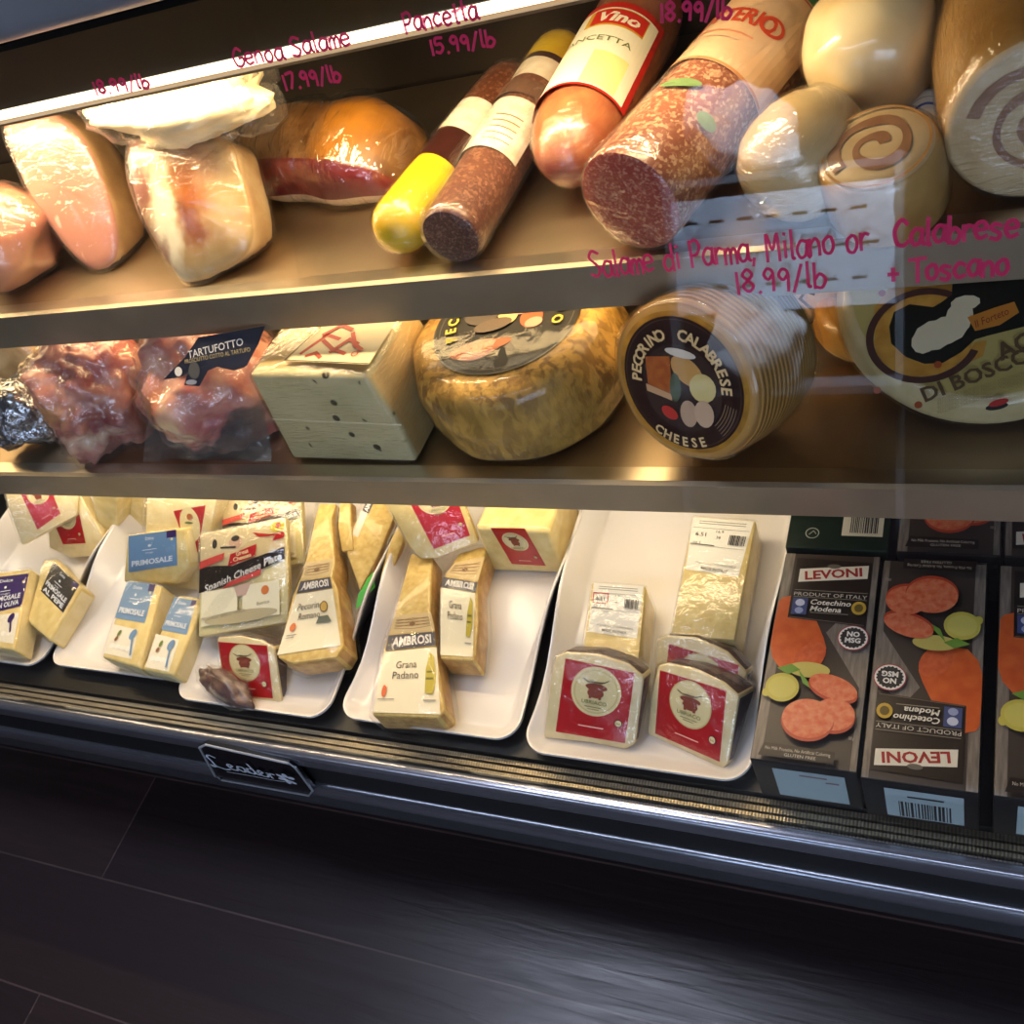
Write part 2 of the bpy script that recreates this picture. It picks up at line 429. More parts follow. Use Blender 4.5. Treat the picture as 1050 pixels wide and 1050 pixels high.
# base and kick
cpart('kick_base', MB().box((X0, .47, .03), (X1, 1.15, .2), BLACKM), smooth=False)
cpart('body', MB().box((X0, .40, .2), (X1, 1.2, .37), BLACKM), smooth=False)
cpart('deck', MB().box((X0, .405, .371), (X1, 1.12, ZD - .001), flat('101213', .4)), smooth=False)
DARKB = two('dark_back_panel', '1a1512', '241c17', 4, rough=.35)
cpart('back_panel', MB().box((X0, 1.12, .371), (X1, 1.15, 1.2), DARKB), smooth=False)
for x, n in ((X0 - .03, 0), (X1, 1)): cpart('end_panel', MB().box((x, .40, .2), (x + .03, 1.2, 1.22), BLACKM), smooth=False)
# canopy
def canm():
    t = NT('black_canopy'); t.bsdf(lin('060607'), .7, spec=.1); return t.m
cpart('canopy', MB().extr_x([(.612, 1.15), (.622, 1.2), (1.15, 1.2), (1.118, 1.10), (.78, 1.085), (.716, 1.064), (.700, 1.072)], X0, X1, canm()), smooth=False)
def roundprof(y0, z0, y1, z1, r, n=5):
    P = []
    for cx, cz, a in ((y1 - r, z1 - r, 0), (y0 + r, z1 - r, 90), (y0 + r, z0 + r, 180), (y1 - r, z0 + r, 270)):
        for i in range(n + 1):
            t = math.radians(a + 90 * i / n); P.append((cx + r * math.cos(t), cz + r * math.sin(t)))
    return P
hr = cpart('hood_rail', MB().extr_x(roundprof(.585, 1.161, .635, 1.215, .014), X0, X1, CHROMER))
WARM = (1, .74, .42)
LAMPM = emit('lamp_tube_glow', (1, .82, .55, 1), 4)
can = cpart('canopy_lamp', MB().tube([(X0 + .1, .712, 1.063), (-.12, .712, 1.063)], .0058, LAMPM, 10))
o = MB().extr_x([(.704, 1.0562), (.706, 1.053), (.735, 1.053), (.735, 1.0562)], X0, X1, flat('6a543e', .5)).build('lamp_tray', can, smooth=False)
area('canopy_light', (-1.0, .79, 1.05), (math.radians(2), 0, 0), 1.6, .02, WARM, 8.5)
# shelves
def shelf(Y, z, h, name):
    b = MB()
    b.extr_x([(Y + .027, z - .004), (1.115, z - .004), (1.115, z - .012), (Y + .027, z - .012)], X0, X1, STEEL)
    s = cpart(name, b, smooth=False)
    MB().extr_x([(Y, z - h), (Y, z - .001), (Y + .0055, z + .0005), (Y + .0055, z - .012), (Y + .0055, z - h)], X0, X1, STEELF).build('front_rail', s, smooth=False)
    MB().extr_x([(Y + .006, z), (Y + .024, z - .0002), (Y + .0268, z - .004), (Y + .0268, z - .012), (Y + .006, z - .012)], X0, X1, LIPM).build('front_lip', s, smooth=False)
    lp = MB().tube([(X0 + .1, Y + .05, z - .026), (-.24, Y + .05, z - .026)], .009, LAMPM, 10).build('shelf_lamp', s)
    for x in (X0 + .06, -.24): MB().box((x, Y + .036, z - .040), (x + .04, Y + .064, z - .013), flat('d8d4cc')).build('lamp_holder', lp, smooth=False)
    return s
shelf(.70, ZU, .050, 'upper_shelf'); shelf(.615, ZL, .043, 'lower_shelf')
area('upper_shelf_light', (-1.0, .775, ZU - .036), (math.radians(2), 0, 0), 1.5, .03, (1, .68, .32), 2.5)
area('lower_shelf_light', (-.98, .685, ZL - .036), (math.radians(2), 0, 0), 1.5, .03, (1, .80, .52), 1.9)
# front: grille, rails, recess
gr = cpart('air_grille', MB().box((X0, .384, .372), (X1, .412, .378), flat('2a261f', .5)), smooth=False)
def grm():
    t = NT('grille_metal'); co = t.coord()
    w = t.n('ShaderNodeTexWave'); w.inputs['Scale'].default_value = 95; t.l(co, w.inputs['Vector'])
    c = t.mix(w.outputs['Fac'], lin('b5a88c'), lin('8a8070')); t.bsdf(c, .35, .85, bump=w.outputs['Fac'], bstr=.5, bdist=.001); return t.m
GRM = grm()
for y0, y1, z in ((.3835, .3875, .385), (.3895, .3950, .386), (.3975, .4030, .387), (.4055, .4105, .3885)):
    MB().box((X0, y0, .374), (X1, y1, z), GRM).build('slat', gr, smooth=False)
cpart('upper_rail', MB().extr_x(roundprof(.366, .352, .3835, .383, .007), X0, X1, CHROME))
cpart('rail_recess', MB().box((X0, .3745, .26), (X1, .399, .3515), BLACKM), smooth=False)
cpart('lower_rail', MB().extr_x([(.3744, .287), (.371, .286), (.3675, .281), (.3655, .272), (.3655, .262), (.3675, .253), (.371, .246), (.3735, .238), (.3745, .20), (.378, .190), (.384, .186), (.3744, .26)], X0, X1, CHROME), angle=80)
for px in ((590, 878), (662, 895)):
    p = aty(px[0], px[1], .41)
    cpart('levelling_foot', MB().tube([(p.x, .405, .186), (p.x, .405, .170)], .010, flat('8b8680', .5), 14))
# badge
def cbadge():
    y = .362; q = [aty(*p, y) for p in ((205, 766), (211, 763), (296, 782), (303, 786), (321, 810), (317, 815), (228, 799), (221, 795))]
    c = sum(q, V()) / len(q); g = thing('badge', 'x', 'x')
    bpy.data.objects.remove(g)
    b = MB(); n = len(q)
    b.add([p for p in q] + [p + V((0, .006, 0)) for p in q], [tuple(range(n)), tuple(range(n, 2 * n))[::-1]] + [(i, (i + 1) % n, n + (i + 1) % n, n + i) for i in range(n)], flat('07080c', .25))
    bd = cpart('badge', b, smooth=False)
    sil = flat('b4bac4', .4); rim = MB()
    rim.tube([p + V((0, -.001, 0)) for p in q + [q[0]]], .0017, flat('a9acb2', .3, .4), 6); rim.build('badge_rim', bd)
    O = aty(215, 779, y)
    bl = aty(230, 788, y); br = aty(300, 806, y)
    pr = Print(lambda u, v, h: V((bl.x + u, y - h, bl.z + v)), h0=.0008, step=.00035)
    k = .0325
    def st(pts, w=.0036): pr.line([(a * k, b * k) for a, b in curvy(pts)], w, sil)
    st([(.28, 1.12), (.08, 1.28), (-.14, 1.1), (-.2, .6), (-.34, .16), (-.52, .12), (-.48, .26), (-.2, .16), (.15, .02), (.42, .12)])
    def lp(x): st([(x, .35), (x + .25, .55), (x + .15, .68), (x, .5), (x + .05, .2), (x + .3, .18), (x + .45, .4)])
    def aa(x): st([(x + .35, .62), (x + .1, .62), (x, .35), (x + .15, .16), (x + .33, .35), (x + .38, .62), (x + .36, .25), (x + .5, .18)])
    lp(.55); aa(1.05); aa(1.55); st([(2.0, 1.15), (1.92, .3), (2.05, .18)]); lp(2.15); st([(2.65, .6), (2.7, .5), (2.68, .15)]); st([(2.68, .4), (2.85, .62), (3.0, .58)])
    st([(.2, -.02), (1.4, .02), (2.6, .0), (3.25, .06)], .0016)
    fx, fz = 3.62 * k, .52 * k
    for i in range(6):
        a = math.pi * i / 3 + .3; pr.ell(fx + .0085 * math.cos(a), fz + .0085 * math.sin(a), .0068, .0042, sil, 12, rot=a)
    pr.ell(fx, fz, .004, .004, flat('d8dade', .4), 12)
    pr.build('script_lettering', bd)
cbadge()
# front glass
GA, GB = V((0, .378, .392)), V((0, .602, 1.158))
ge = (GB - GA).normalized(); gn = V((0, -ge.z, ge.y))
def glassmat():
    t = NT('clear_glass'); tr = t.n('ShaderNodeBsdfTransparent'); tr.inputs[0].default_value = (.985, .992, .99, 1)
    gl = t.n('ShaderNodeBsdfGlossy'); gl.inputs['Roughness'].default_value = .0
    lw = t.n('ShaderNodeLayerWeight'); lw.inputs[0].default_value = .5
    f = t.math('ADD', t.math('MULTIPLY', t.math('POWER', lw.outputs['Facing'], 5.0), .95), .043)
    mx = t.n('ShaderNodeMixShader'); t.l(f, mx.inputs[0]); t.l(tr.outputs[0], mx.inputs[1]); t.l(gl.outputs[0], mx.inputs[2])
    t.l(mx.outputs[0], t.out.inputs['Surface']); return t.m
b = MB(); th = gn * -.004
b.add([V((x, 0, 0)) + p for x in (X0, X1) for p in (GA, GB, GB + th, GA + th)], [(0, 1, 2, 3), (7, 6, 5, 4), (0, 4, 5, 1), (1, 5, 6, 2), (2, 6, 7, 3), (3, 7, 4, 0)], glassmat())
glass = cpart('front_glass', b, smooth=False)
# handwriting in pink marker on the glass
GL = {
 'a': [[(.62, .6), (.3, .66), (.05, .35), (.2, .02), (.5, .1), (.62, .5)], [(.64, .66), (.62, .15), (.75, 0)]],
 'b': [[(.1, 1.1), (.08, 0)], [(.08, .35), (.35, .62), (.62, .35), (.4, 0), (.08, .08)]],
 'c': [[(.6, .55), (.3, .65), (.05, .32), (.25, .02), (.6, .1)]],
 'd': [[(.6, .55), (.3, .65), (.05, .32), (.25, .02), (.55, .15)], [(.62, 1.1), (.62, 0)]],
 'e': [[(.06, .35), (.6, .4), (.45, .66), (.15, .6), (.05, .3), (.25, .02), (.6, .1)]],
 'i': [[(.2, .62), (.2, 0)], [(.2, .88), (.22, .92)]],
 'l': [[(.2, 1.1), (.18, .1), (.3, 0)]],
 'm': [[(.06, .62), (.06, 0)], [(.06, .4), (.25, .62), (.38, .5), (.38, 0)], [(.38, .4), (.58, .62), (.72, .48), (.74, 0)]],
 'n': [[(.06, .62), (.06, 0)], [(.06, .4), (.35, .64), (.55, .45), (.57, 0)]],
 'o': [[(.35, .64), (.08, .45), (.12, .08), (.4, 0), (.6, .25), (.52, .58), (.33, .64)]],
 'r': [[(.08, .62), (.08, 0)], [(.08, .38), (.28, .6), (.5, .56)]],
 's': [[(.55, .56), (.25, .64), (.12, .46), (.5, .24), (.4, .02), (.06, .08)]],
 't': [[(.28, .95), (.26, .08), (.42, 0)], [(.05, .62), (.52, .64)]],
 'p': [[(.08, .62), (.08, -.4)], [(.08, .4), (.35, .64), (.6, .35), (.35, 0), (.08, .12)]],
 'S': [[(.72, .95), (.35, 1.08), (.1, .82), (.4, .56), (.68, .3), (.45, 0), (.05, .1)]],
 'P': [[(.12, 1.05), (.1, 0)], [(.12, 1.0), (.5, 1.08), (.68, .8), (.45, .5), (.1, .48)]],
 'M': [[(.08, 0), (.12, 1.05), (.42, .45), (.74, 1.05), (.8, 0)]],
 'C': [[(.75, .9), (.45, 1.08), (.1, .65), (.2, .12), (.5, 0), (.78, .15)]],
 'T': [[(.0, 1.02), (.85, 1.06)], [(.42, 1.04), (.4, 0)]],
 'G': [[(.75, .9), (.45, 1.08), (.1, .65), (.2, .12), (.5, 0), (.78, .2), (.78, .48), (.5, .48)]],
 '+': [[(.1, .4), (.6, .4)], [(.35, .65), (.35, .12)]], ',': [[(.2, .08), (.12, -.2)]], '.': [[(.15, .0), (.2, .04)]],
 '/': [[(.05, -.1), (.5, 1.1)]], '1': [[(.2, 1.0), (.2, 0)]],
 '8': [[(.35, .52), (.1, .78), (.35, 1.02), (.58, .78), (.35, .52), (.08, .25), (.35, 0), (.6, .25), (.35, .52)]],
 '9': [[(.55, .75), (.3, .52), (.1, .75), (.3, 1.0), (.55, .8), (.52, 0)]],
 '5': [[(.6, 1.0), (.15, 1.0), (.12, .6), (.45, .6), (.58, .3), (.35, 0), (.08, .08)]],
 '7': [[(.05, 1.0), (.6, 1.0), (.25, 0)]],
}
WD = {'m': .82, 'M': .95, 'i': .4, 'l': .42, '1': .4, ',': .35, '.': .35, 'S': .85, 'C': .88, 'T': .85, 'G': .9, 'P': .8, '/': .6, 't': .58, 'r': .58, ' ': .55}
def inkm():
    t = NT('pink_marker_ink'); d = t.n('ShaderNodeBsdfDiffuse'); d.inputs[0].default_value = lin('e04a7c')
    l = t.n('ShaderNodeBsdfTranslucent'); l.inputs[0].default_value = lin('d5447a')
    tr = t.n('ShaderNodeBsdfTransparent'); tr.inputs[0].default_value = lin('f2a0c8')
    m = t.n('ShaderNodeMixShader'); m.inputs[0].default_value = .5; t.l(d.outputs[0], m.inputs[1]); t.l(l.outputs[0], m.inputs[2])
    m2 = t.n('ShaderNodeMixShader'); m2.inputs[0].default_value = .3; t.l(m.outputs[0], m2.inputs[1]); t.l(tr.outputs[0], m2.inputs[2])
    t.l(m2.outputs[0], t.out.inputs['Surface']); return t.m
PINK = inkm()
def writing(text, p0, p1, hpx, w=.0024, lab=None):
    A = atp(*p0, GA, gn); B = atp(*p1, GA, gn); ex = (B - A).normalized(); ey = gn.cross(ex); L = (B - A).length
    tp = atp(p0[0], p0[1] - hpx, GA, gn); H = (tp - A).dot(ey)
    tot = sum(WD.get(c, .74) for c in text); kx = L / tot
    pr = Print(lambda u, v, h: A + ex * u + ey * v + gn * h, h0=.0006, step=0)
    x = 0; random.seed(len(text))
    for c in text:
        jy = random.uniform(-.06, .06)
        for s_ in GL.get(c, []): pr.line([((x + a) * kx, (b + jy) * H) for a, b in curvy(s_)], w * .85, PINK)
        x += WD.get(c, .74)
    pr.build('marker_writing', glass)
writing('Salame di Parma, Milano or', (607, 284), (893, 256), 24, .0023)
writing('18.99/lb', (754, 301), (850, 293), 22, .0024)
writing('Calabrese', (916, 252), (1046, 242), 24, .003)
writing('+ Toscano', (910, 290), (1036, 280), 22, .003)
writing('Genoa Salame', (242, 69), (362, 46), 18, .0022)
writing('17.99/lb', (292, 92), (352, 82), 15, .0024)
writing('Pancetta', (416, 34), (492, 18), 20, .0022)
writing('15.99/lb', (442, 56), (510, 46), 15, .0022)
writing('18.99/lb', (98, 97), (156, 89), 13, .0026)
writing('18.99/lb', (676, 22), (752, 18), 18, .0022)

# ================================================================== TRAYS ON THE DECK
def tray(x0, x1, y0, y1, label):
    cx, cy = (x0 + x1) / 2, (y0 + y1) / 2
    t = thing('serving_tray', label, 'tray', Matrix.Translation((cx, cy, ZD)), 'white wavy-edged trays on the deck')
    w, l = (x1 - x0) / 2, (y1 - y0) / 2
    n = 12; base = []
    def rr(w, l, r, z=None):
        P = []
        for sx, sy, a in ((1, 1, 0), (-1, 1, 90), (-1, -1, 180), (1, -1, 270)):
            for i in range(n + 1):
                q = math.radians(a + 90 * i / n); P.append((sx * (w - r) + r * math.cos(q), sy * (l - r) + r * math.sin(q)))
        # extra points along the long sides
        out = []
        for i, p in enumerate(P):
            out.append(p); q = P[(i + 1) % len(P)]
            d = math.hypot(q[0] - p[0], q[1] - p[1])
            if d > .03:
                for k in range(1, 14): out.append((p[0] + (q[0] - p[0]) * k / 14, p[1] + (q[1] - p[1]) * k / 14))
        return out
    def rimz(y):
        s = (y + l) / (2 * l); s = max(0, min(1, (s - .14) / .38)); s = s * s * (3 - 2 * s)
        return .018 + .030 * s
    def wob(x, y):
        return x + (-.005 if x > 0 else .005) * math.sin((y + l) / (2 * l) * 2 * math.pi) * (abs(x) > w * .8)
    R = []
    for ins, f in ((.022, 'b'), (.022, 'f'), (.016, 'f2'), (.004, 'r0'), (.002, 'r'), (0, 'r'), (-.0005, 'r1'), (.002, 'o'), (.016, 'b')):
        ring = []
        for x, y in rr(w - ins, l - ins, max(.030 - ins, .012)):
            z = {'b': 0, 'f': .005, 'f2': .007, 'r0': rimz(y) - .002, 'r': rimz(y), 'r1': rimz(y) - .003, 'o': rimz(y) - .005}[f]
            ring.append((wob(x, y), y, z))
        R.append(ring)
    b = MB(); b.rings(R[1:], TRAY, cap0=True, cap1=True); b.build('dish', t, angle=75); return t
TX = [(-1.50, -1.245, .425, .80), (-1.237, -.983, .432, .80), (-.978, -.727, .408, .80), (-.716, -.472, .414, .80), (-.466, -.213, .405, .80)]
TL = ['white tray at the far left of the deck, holding purple and black labelled cheeses',
      'white tray second from the left on the deck, holding the blue-labelled cheese wedges',
      'white tray in the middle of the deck, holding the cheese platter packs',
      'white tray fourth from the left, mostly empty, with grated-cheese style wedges',
      'white tray beside the dark sausage boxes, holding red-labelled wine-rind cheeses']
TL[3] = 'mostly empty white tray, fourth from the left on the deck, with two sleeved wedges'
TL[2] = 'white tray in the middle of the deck, crowded, with the sliced cheese packs'
for a, l_ in zip(TX, TL): tray(*a, l_)
ZT = ZD + .0065                                    # tray floor

def redlabel(s, q, root, full=True, name='red_label'):
    """red wedge label with a round cream seal; q = bl br tr tl photo points"""
    p = QPrint(s.uvs(q)); a = p.asp
    p.rect(0, 0, 1, 1, RED)
    r = .31 * (1 if a > 1 else a); cx, cy = .5, .64
    if not full: cy = .78
    p.ell(cx, cy, r / a if a > 1 else .36, r if a > 1 else .36 * a, CREAM)
    p.ell(cx, cy, .32, .32 * a, flat('d2c184')); p.ell(cx, cy, .30, .30 * a, CREAM)
    br = flat('8a3b22')
    p.ell(cx, cy + .06, .16, .05, br, 14); p.ell(cx, cy - .02, .12, .07, br, 14); p.rect(cx - .09, cy - .10, cx - .05, cy, br); p.rect(cx + .05, cy - .10, cx + .09, cy, br)
    p.line([(cx - .2, cy + .16), (cx - .12, cy + .12), (cx + .1, cy + .14), (cx + .17, cy + .18)], .014, INK)
    p.txt('Vinter', cx, cy + .13, .07, flat('5a3a1a'), bold=.02)
    p.txt('UBRIACO', cx, cy - .145, .075, flat('6c7a4a'), w=.36, bold=.01)
    p.rect(cx - .13, cy - .215, cx + .13, cy - .205, flat('7d7a5a')); p.rect(cx - .08, cy - .245, cx + .08, cy - .236, flat('7d7a5a'))
    p.rect(.32, .15, .68, .165, flat('f0c0b0'))
    p.ell(.88, .27, .055, .055 * a, INK, 16); p.ell(.88, .27, .045, .045 * a, CREAM, 16); p.txt('bio', .88, .27, .05, INK)
    return p.build(name, root)

def wedge(label, A, B, th, outline, t, lab, shrink=.97, shift=(0, 0), z=ZT + .001, body=CHEESEW, side=RIND, full=True, name='red_label_cheese', group=None, filmm=FILM, off=V((0, 0, 0)), cat='cheese', bev=.003):
    s = Slab(at(*A, z) + off, at(*B, z) + off, th)
    r = s.thing(name, label, cat, group)
    b = s.body(outline, t, body, side, back=side, root=r, shrink=shrink, shift=shift, bev=bev)
    if lab: redlabel(s, lab, r, full)
    wrap('film_wrap', b, r, filmm, .0018, .0015)
    return s, r
# --- tray beside the boxes
wedge('red-labelled dark-rinded cheese wedge at the front left of the tray beside the boxes', (560, 757), (650, 770), 46,
      [(557, 757), (605, 762), (641, 769), (651, 763), (660, 694), (644, 681), (612, 671), (580, 669), (569, 674), (563, 705)], [.012, .012, .012, .014, .03, .034, .036, .034, .03, .02],
      [(570, 750), (641, 762), (651, 690), (580, 675)], shrink=.99, group='red-labelled wine-rind cheeses')
wedge('red-labelled dark-rinded cheese wedge at the front right corner of the tray, nearest the boxes', (664, 752), (744, 788), 46,
      [(663, 753), (705, 772), (740, 789), (746, 784), (758, 714), (742, 700), (712, 686), (684, 680), (674, 683), (668, 710)], [.012, .012, .014, .016, .04, .044, .044, .04, .034, .02],
      [(672, 752), (738, 781), (745, 708), (677, 687)], shrink=.99, group='red-labelled wine-rind cheeses')
wedge('dark-rinded cheese wedge tucked behind another, only the top of its red label showing', (668, 728), (758, 752), 46,
      [(667, 728), (755, 752), (766, 690), (745, 668), (712, 654), (684, 652), (674, 656)], [.01, .012, .026, .03, .03, .028, .026],
      [(680, 722), (750, 744), (758, 682), (686, 660)], shrink=.99, group='red-labelled wine-rind cheeses', off=V((0, .012, 0)))
def pricelabel(s, q, root, redbox):
    p = QPrint(s.uvs(q)); p.rect(0, 0, 1, 1, WHITE)
    for y in (.93, .885): p.rect(.12, y, .9, y + .012, flat('7b766e'))
    p.rect(.02, .80, .98, .808, GREY)
    if redbox:
        for a in ((.02, .78, .34, .80), (.02, .58, .34, .595), (.02, .58, .04, .8), (.32, .58, .34, .8)): p.rect(*a, flat('c23a2e'))
    p.txt('6.51', .18, .68, .10, INK, bold=.01); p.txt('16.9', .5, .75, .07, INK); p.txt('.38', .48, .64, .07, INK); p.txt('oz 1', .13, .52, .07, INK)
    p.rect(.02, .455, .98, .462, GREY); p.rect(.02, .47, .45, .485, INK)
    p.bars(.68, .52, .95, .70, INK, 13)
    p.txt('THIS PRODUCT IS PERISHABLE', .55, .14, .05, INK, w=.75); p.txt('MADE IN ITALY', .55, .05, .07, INK, w=.5, bold=.02)
    p.build('price_label', root)
def priced(label, tl, tr, br_, bl, q, t, redbox, zt):
    s = Slab(at(*bl, zt), at(*br_, zt), 0); r = s.thing('priced_cheese', label, 'cheese', 'cheese blocks with white price labels')
    b = s.body([bl, br_, tr, tl], t, CHEESE, CHEESE, root=r, bev=.002); pricelabel(s, q, r, redbox)
    wrap('film_wrap', b, r, FILM, .0015, .0015)
priced('pale yellow cheese block with a white price label, behind the front left red-labelled wedge', (607, 597), (662, 601), (653, 694), (595, 688), [(603, 648), (653, 655), (660, 601.5), (609, 598)], .047, True, ZT + .0485)
priced('long pale cheese block with white price label, at the tray\'s back beside the boxes', (711, 529), (775, 534), (753, 656), (688, 651), [(703, 584), (757, 592), (773, 535), (711, 530.5)], .047, False, ZT + .0485)

# --- sleeved hard cheese wedges
def sleeve(s, r, band, upper, lower, name, flame, yellow, extra=None):
    p = Print(lambda u, v, h: V((u, v, h)), step=.00008)
    if upper:
        p.grid(s.uvs(upper), flat('d6bb86'), 1, 1); q = s.uvs(upper); br = flat('8a6238')
        for k in range(7):
            y = .25 + .08 * k; a = bil(q, .08, y); c = bil(q, .5, y + (.1 if k % 2 else -.06)); d = bil(q, .92, y + .04); p.line([a, c, d], .0007, br)
        p.ell(*bil(q, .5, .45), .004, .003, br, 10)
    if lower:
        p.grid(s.uvs(lower), flat('ece2c4'), 1, 1); q = s.uvs(lower)
    qb = s.uvs(band); p.grid(qb, flat('4a4650'), 1, 1)
    ob = p.build('paper_sleeve', r)
    t = QPrint(qb, h0=.0022); t.txt('AMBROSI', .52, .5, .85, flat('efe9df'), w=.8, bold=.03); t.build('brand_lettering', ob)
    if lower:
        t = QPrint(q, h0=.0020)
        for i, w_ in enumerate(name): t.txt(w_, .45, .76 - .17 * i, .17, flat('4a4038'), w=.12 * len(w_) * .62, bold=.0)
        if flame: t.ell(.12, .34, .04, .10, flat('d8602a'), 12); t.rect(.04, .2, .3, .215, GREY)
        if yellow: t.poly([(.78, .3), (.90, .28), (.97, .5), (.95, .85), (.88, .92), (.8, .65)], flat('b9a726')); t.rect(.76, .18, .95, .2, GREY); t.rect(.8, .5, .93, .53, flat('6f6a18')); t.rect(.82, .6, .94, .63, flat('6f6a18'))
        if extra: extra(t)
        t.build('sleeve_print', ob)
def hard(label, outline, base, th, zt, t, band, upper, lower, name, flame=False, yellow=False, sides=None, extra=None, bev=.003, shrink=1.0):
    s = Slab(at(*base[0], zt), at(*base[1], zt), th); r = s.thing('hard_cheese_wedge', label, 'cheese', 'sleeved hard cheese wedges')
    b = s.body(outline, t, GRANA, sides or CRUST, back=GRANA, root=r, bev=bev, shrink=shrink)
    if band: sleeve(s, r, band, upper, lower, name, flame, yellow, extra)
    wrap('vacuum_film', b, r, FILMT, .0042, .0012)
    return s, r
hard('long hard cheese wedge in a cream sleeve, at the front of the mostly empty tray', [(381, 733), (449, 736), (456, 728), (447, 668), (441, 627), (443, 569), (421, 567), (404, 630), (393.5, 664), (387, 702)], ((381, 733), (449, 735)), 2, ZT + .039, .037,
     [(395.5, 668), (447.5, 662), (446, 648), (399, 652)], [(400, 650), (446, 647), (442, 628), (405, 631)], [(383, 731), (452, 733), (448, 664), (395, 669)], ['Grana', 'Padano'], True, True)
hard('short sleeved hard cheese wedge, lying right behind the longest one in the mostly empty tray', [(451, 675), (486, 677), (490, 640), (489, 597), (499, 563), (494, 560), (470, 567), (455, 592)], ((451, 676), (486, 677)), 0, ZT + .040, .038,
     [(452, 602), (488, 608), (490, 597.5), (455, 592)], [(456, 590), (490, 596), (497, 571), (467, 577)], [(452, 672), (485, 674), (487.5, 609), (452, 603)], ['Grana', 'Padano'], False, True)
# red-label slab leaning and block behind it
wedge('pale cheese slab leaning back under the lower shelf, its red label tilted to the left', (447, 573), (492, 555), 52,
      [(447, 573), (491, 556), (478, 522), (468, 496), (390, 496), (397, 518), (421, 562), (431, 573)], .022, [(445, 563), (482, 549), (464, 499), (416, 507)], body=CHEESE, side=CHEESE, full=False, shrink=1.0, z=.452, group='pale cheeses with red labels')
def redblock():
    s = Slab(at(505, 586, ZT + .001), at(580, 588.5, ZT + .001), 86)
    r = s.thing('cheese_block', 'pale cheese block with slanted red label, at the back of the mostly empty tray', 'cheese', 'pale cheeses with red labels')
    b = s.body([(505, 586), (580, 588.5), (563, 545), (487, 541)], .09, CHEESE, CHEESE, root=r, bev=.006, seg=3)
    redlabel(s, [(525, 578), (560, 580), (538, 541.5), (503, 541)], r); wrap('film_wrap', b, r, FILMT, .0015, .001)
redblock()
# --- middle tray
def pec(t):
    t.ell(.76, .7, .09, .10, flat('7a5a2a'), 18); t.ell(.76, .7, .07, .08, flat('c9a24a'), 18); t.poly([(.6, .42), (.9, .42), (.84, .54), (.66, .54)], flat('5e6454'))
    t.ell(.16, .42, .06, .07, flat('d97438'), 14); t.rect(.08, .28, .26, .295, GREY); t.rect(.08, .24, .22, .252, GREY)
hard('tall sleeved hard cheese wedge with an orange seal, in the middle of the crowded tray', [(284, 674), (300, 680), (345, 674), (352, 662), (346, 604), (341, 592), (343, 575), (340, 530), (345, 516), (327, 516), (324, 526), (311, 584), (299, 613)], ((284, 675), (350, 665)), 8, ZT + .047, .042,
     [(304.5, 609), (341, 603), (339, 592), (308.5, 596.6)], [(309, 595), (339, 590), (341, 573), (313, 577)], [(284.5, 672), (350, 662), (341.5, 604), (304, 610)], ['Pecorino', 'Romano'], extra=pec)
s, r = hard('hard cheese wedge tilted to the right, its sleeve printed sideways, behind the tall wedge', [(355, 566), (369, 606), (391, 562), (404, 530), (398, 516), (374, 516), (362, 540)], ((369, 606), (391, 590)), 25, ZT + .03, .03,
     None, None, None, None)
p = Print(lambda u, v, h: V((u, v, h)))
p.grid(s.uvs([(361, 548), (372, 522), (378, 524), (367, 551)]), flat('e8dcc6')); p.grid(s.uvs([(371, 524), (377, 512), (384, 514), (378, 527)]), flat('5a5660'))
q = s.uvs([(376, 523), (379.5, 513.5), (371, 526), (373, 524)])
p.build('paper_sleeve', r)
tq = QPrint(s.uvs([(378, 527), (384, 514), (377, 512), (371, 524)]), h0=.0016); tq.txt('AMB', .5, .5, .8, WHITE, w=.8, bold=.03); tq.build('brand_lettering', r)
p = Print(lambda u, v, h: V((u, v, h)), h0=.003); p.poly(s.uvs([(383, 587), (385, 603), (377, 611), (370, 622), (365, 625), (368, 610), (373, 602), (377, 594)]), flat('4fb53a', .35)); p.build('green_label', r)
hard('thin hard cheese sliver standing against the right side of the crowded tray', [(386, 612), (397, 600), (414, 553), (409, 538), (401, 552), (391, 585)], ((386, 612), (397, 606)), 30, ZT + .02, .018, None, None, None, None, sides=CRUST)
hard('narrow hard cheese wedge between the tall wedge and the tilted one', [(350, 566), (362, 564), (360, 540), (359, 514), (348, 514), (346, 540)], ((350, 566), (362, 564)), 20, ZT + .055, .02, None, None, None, None)
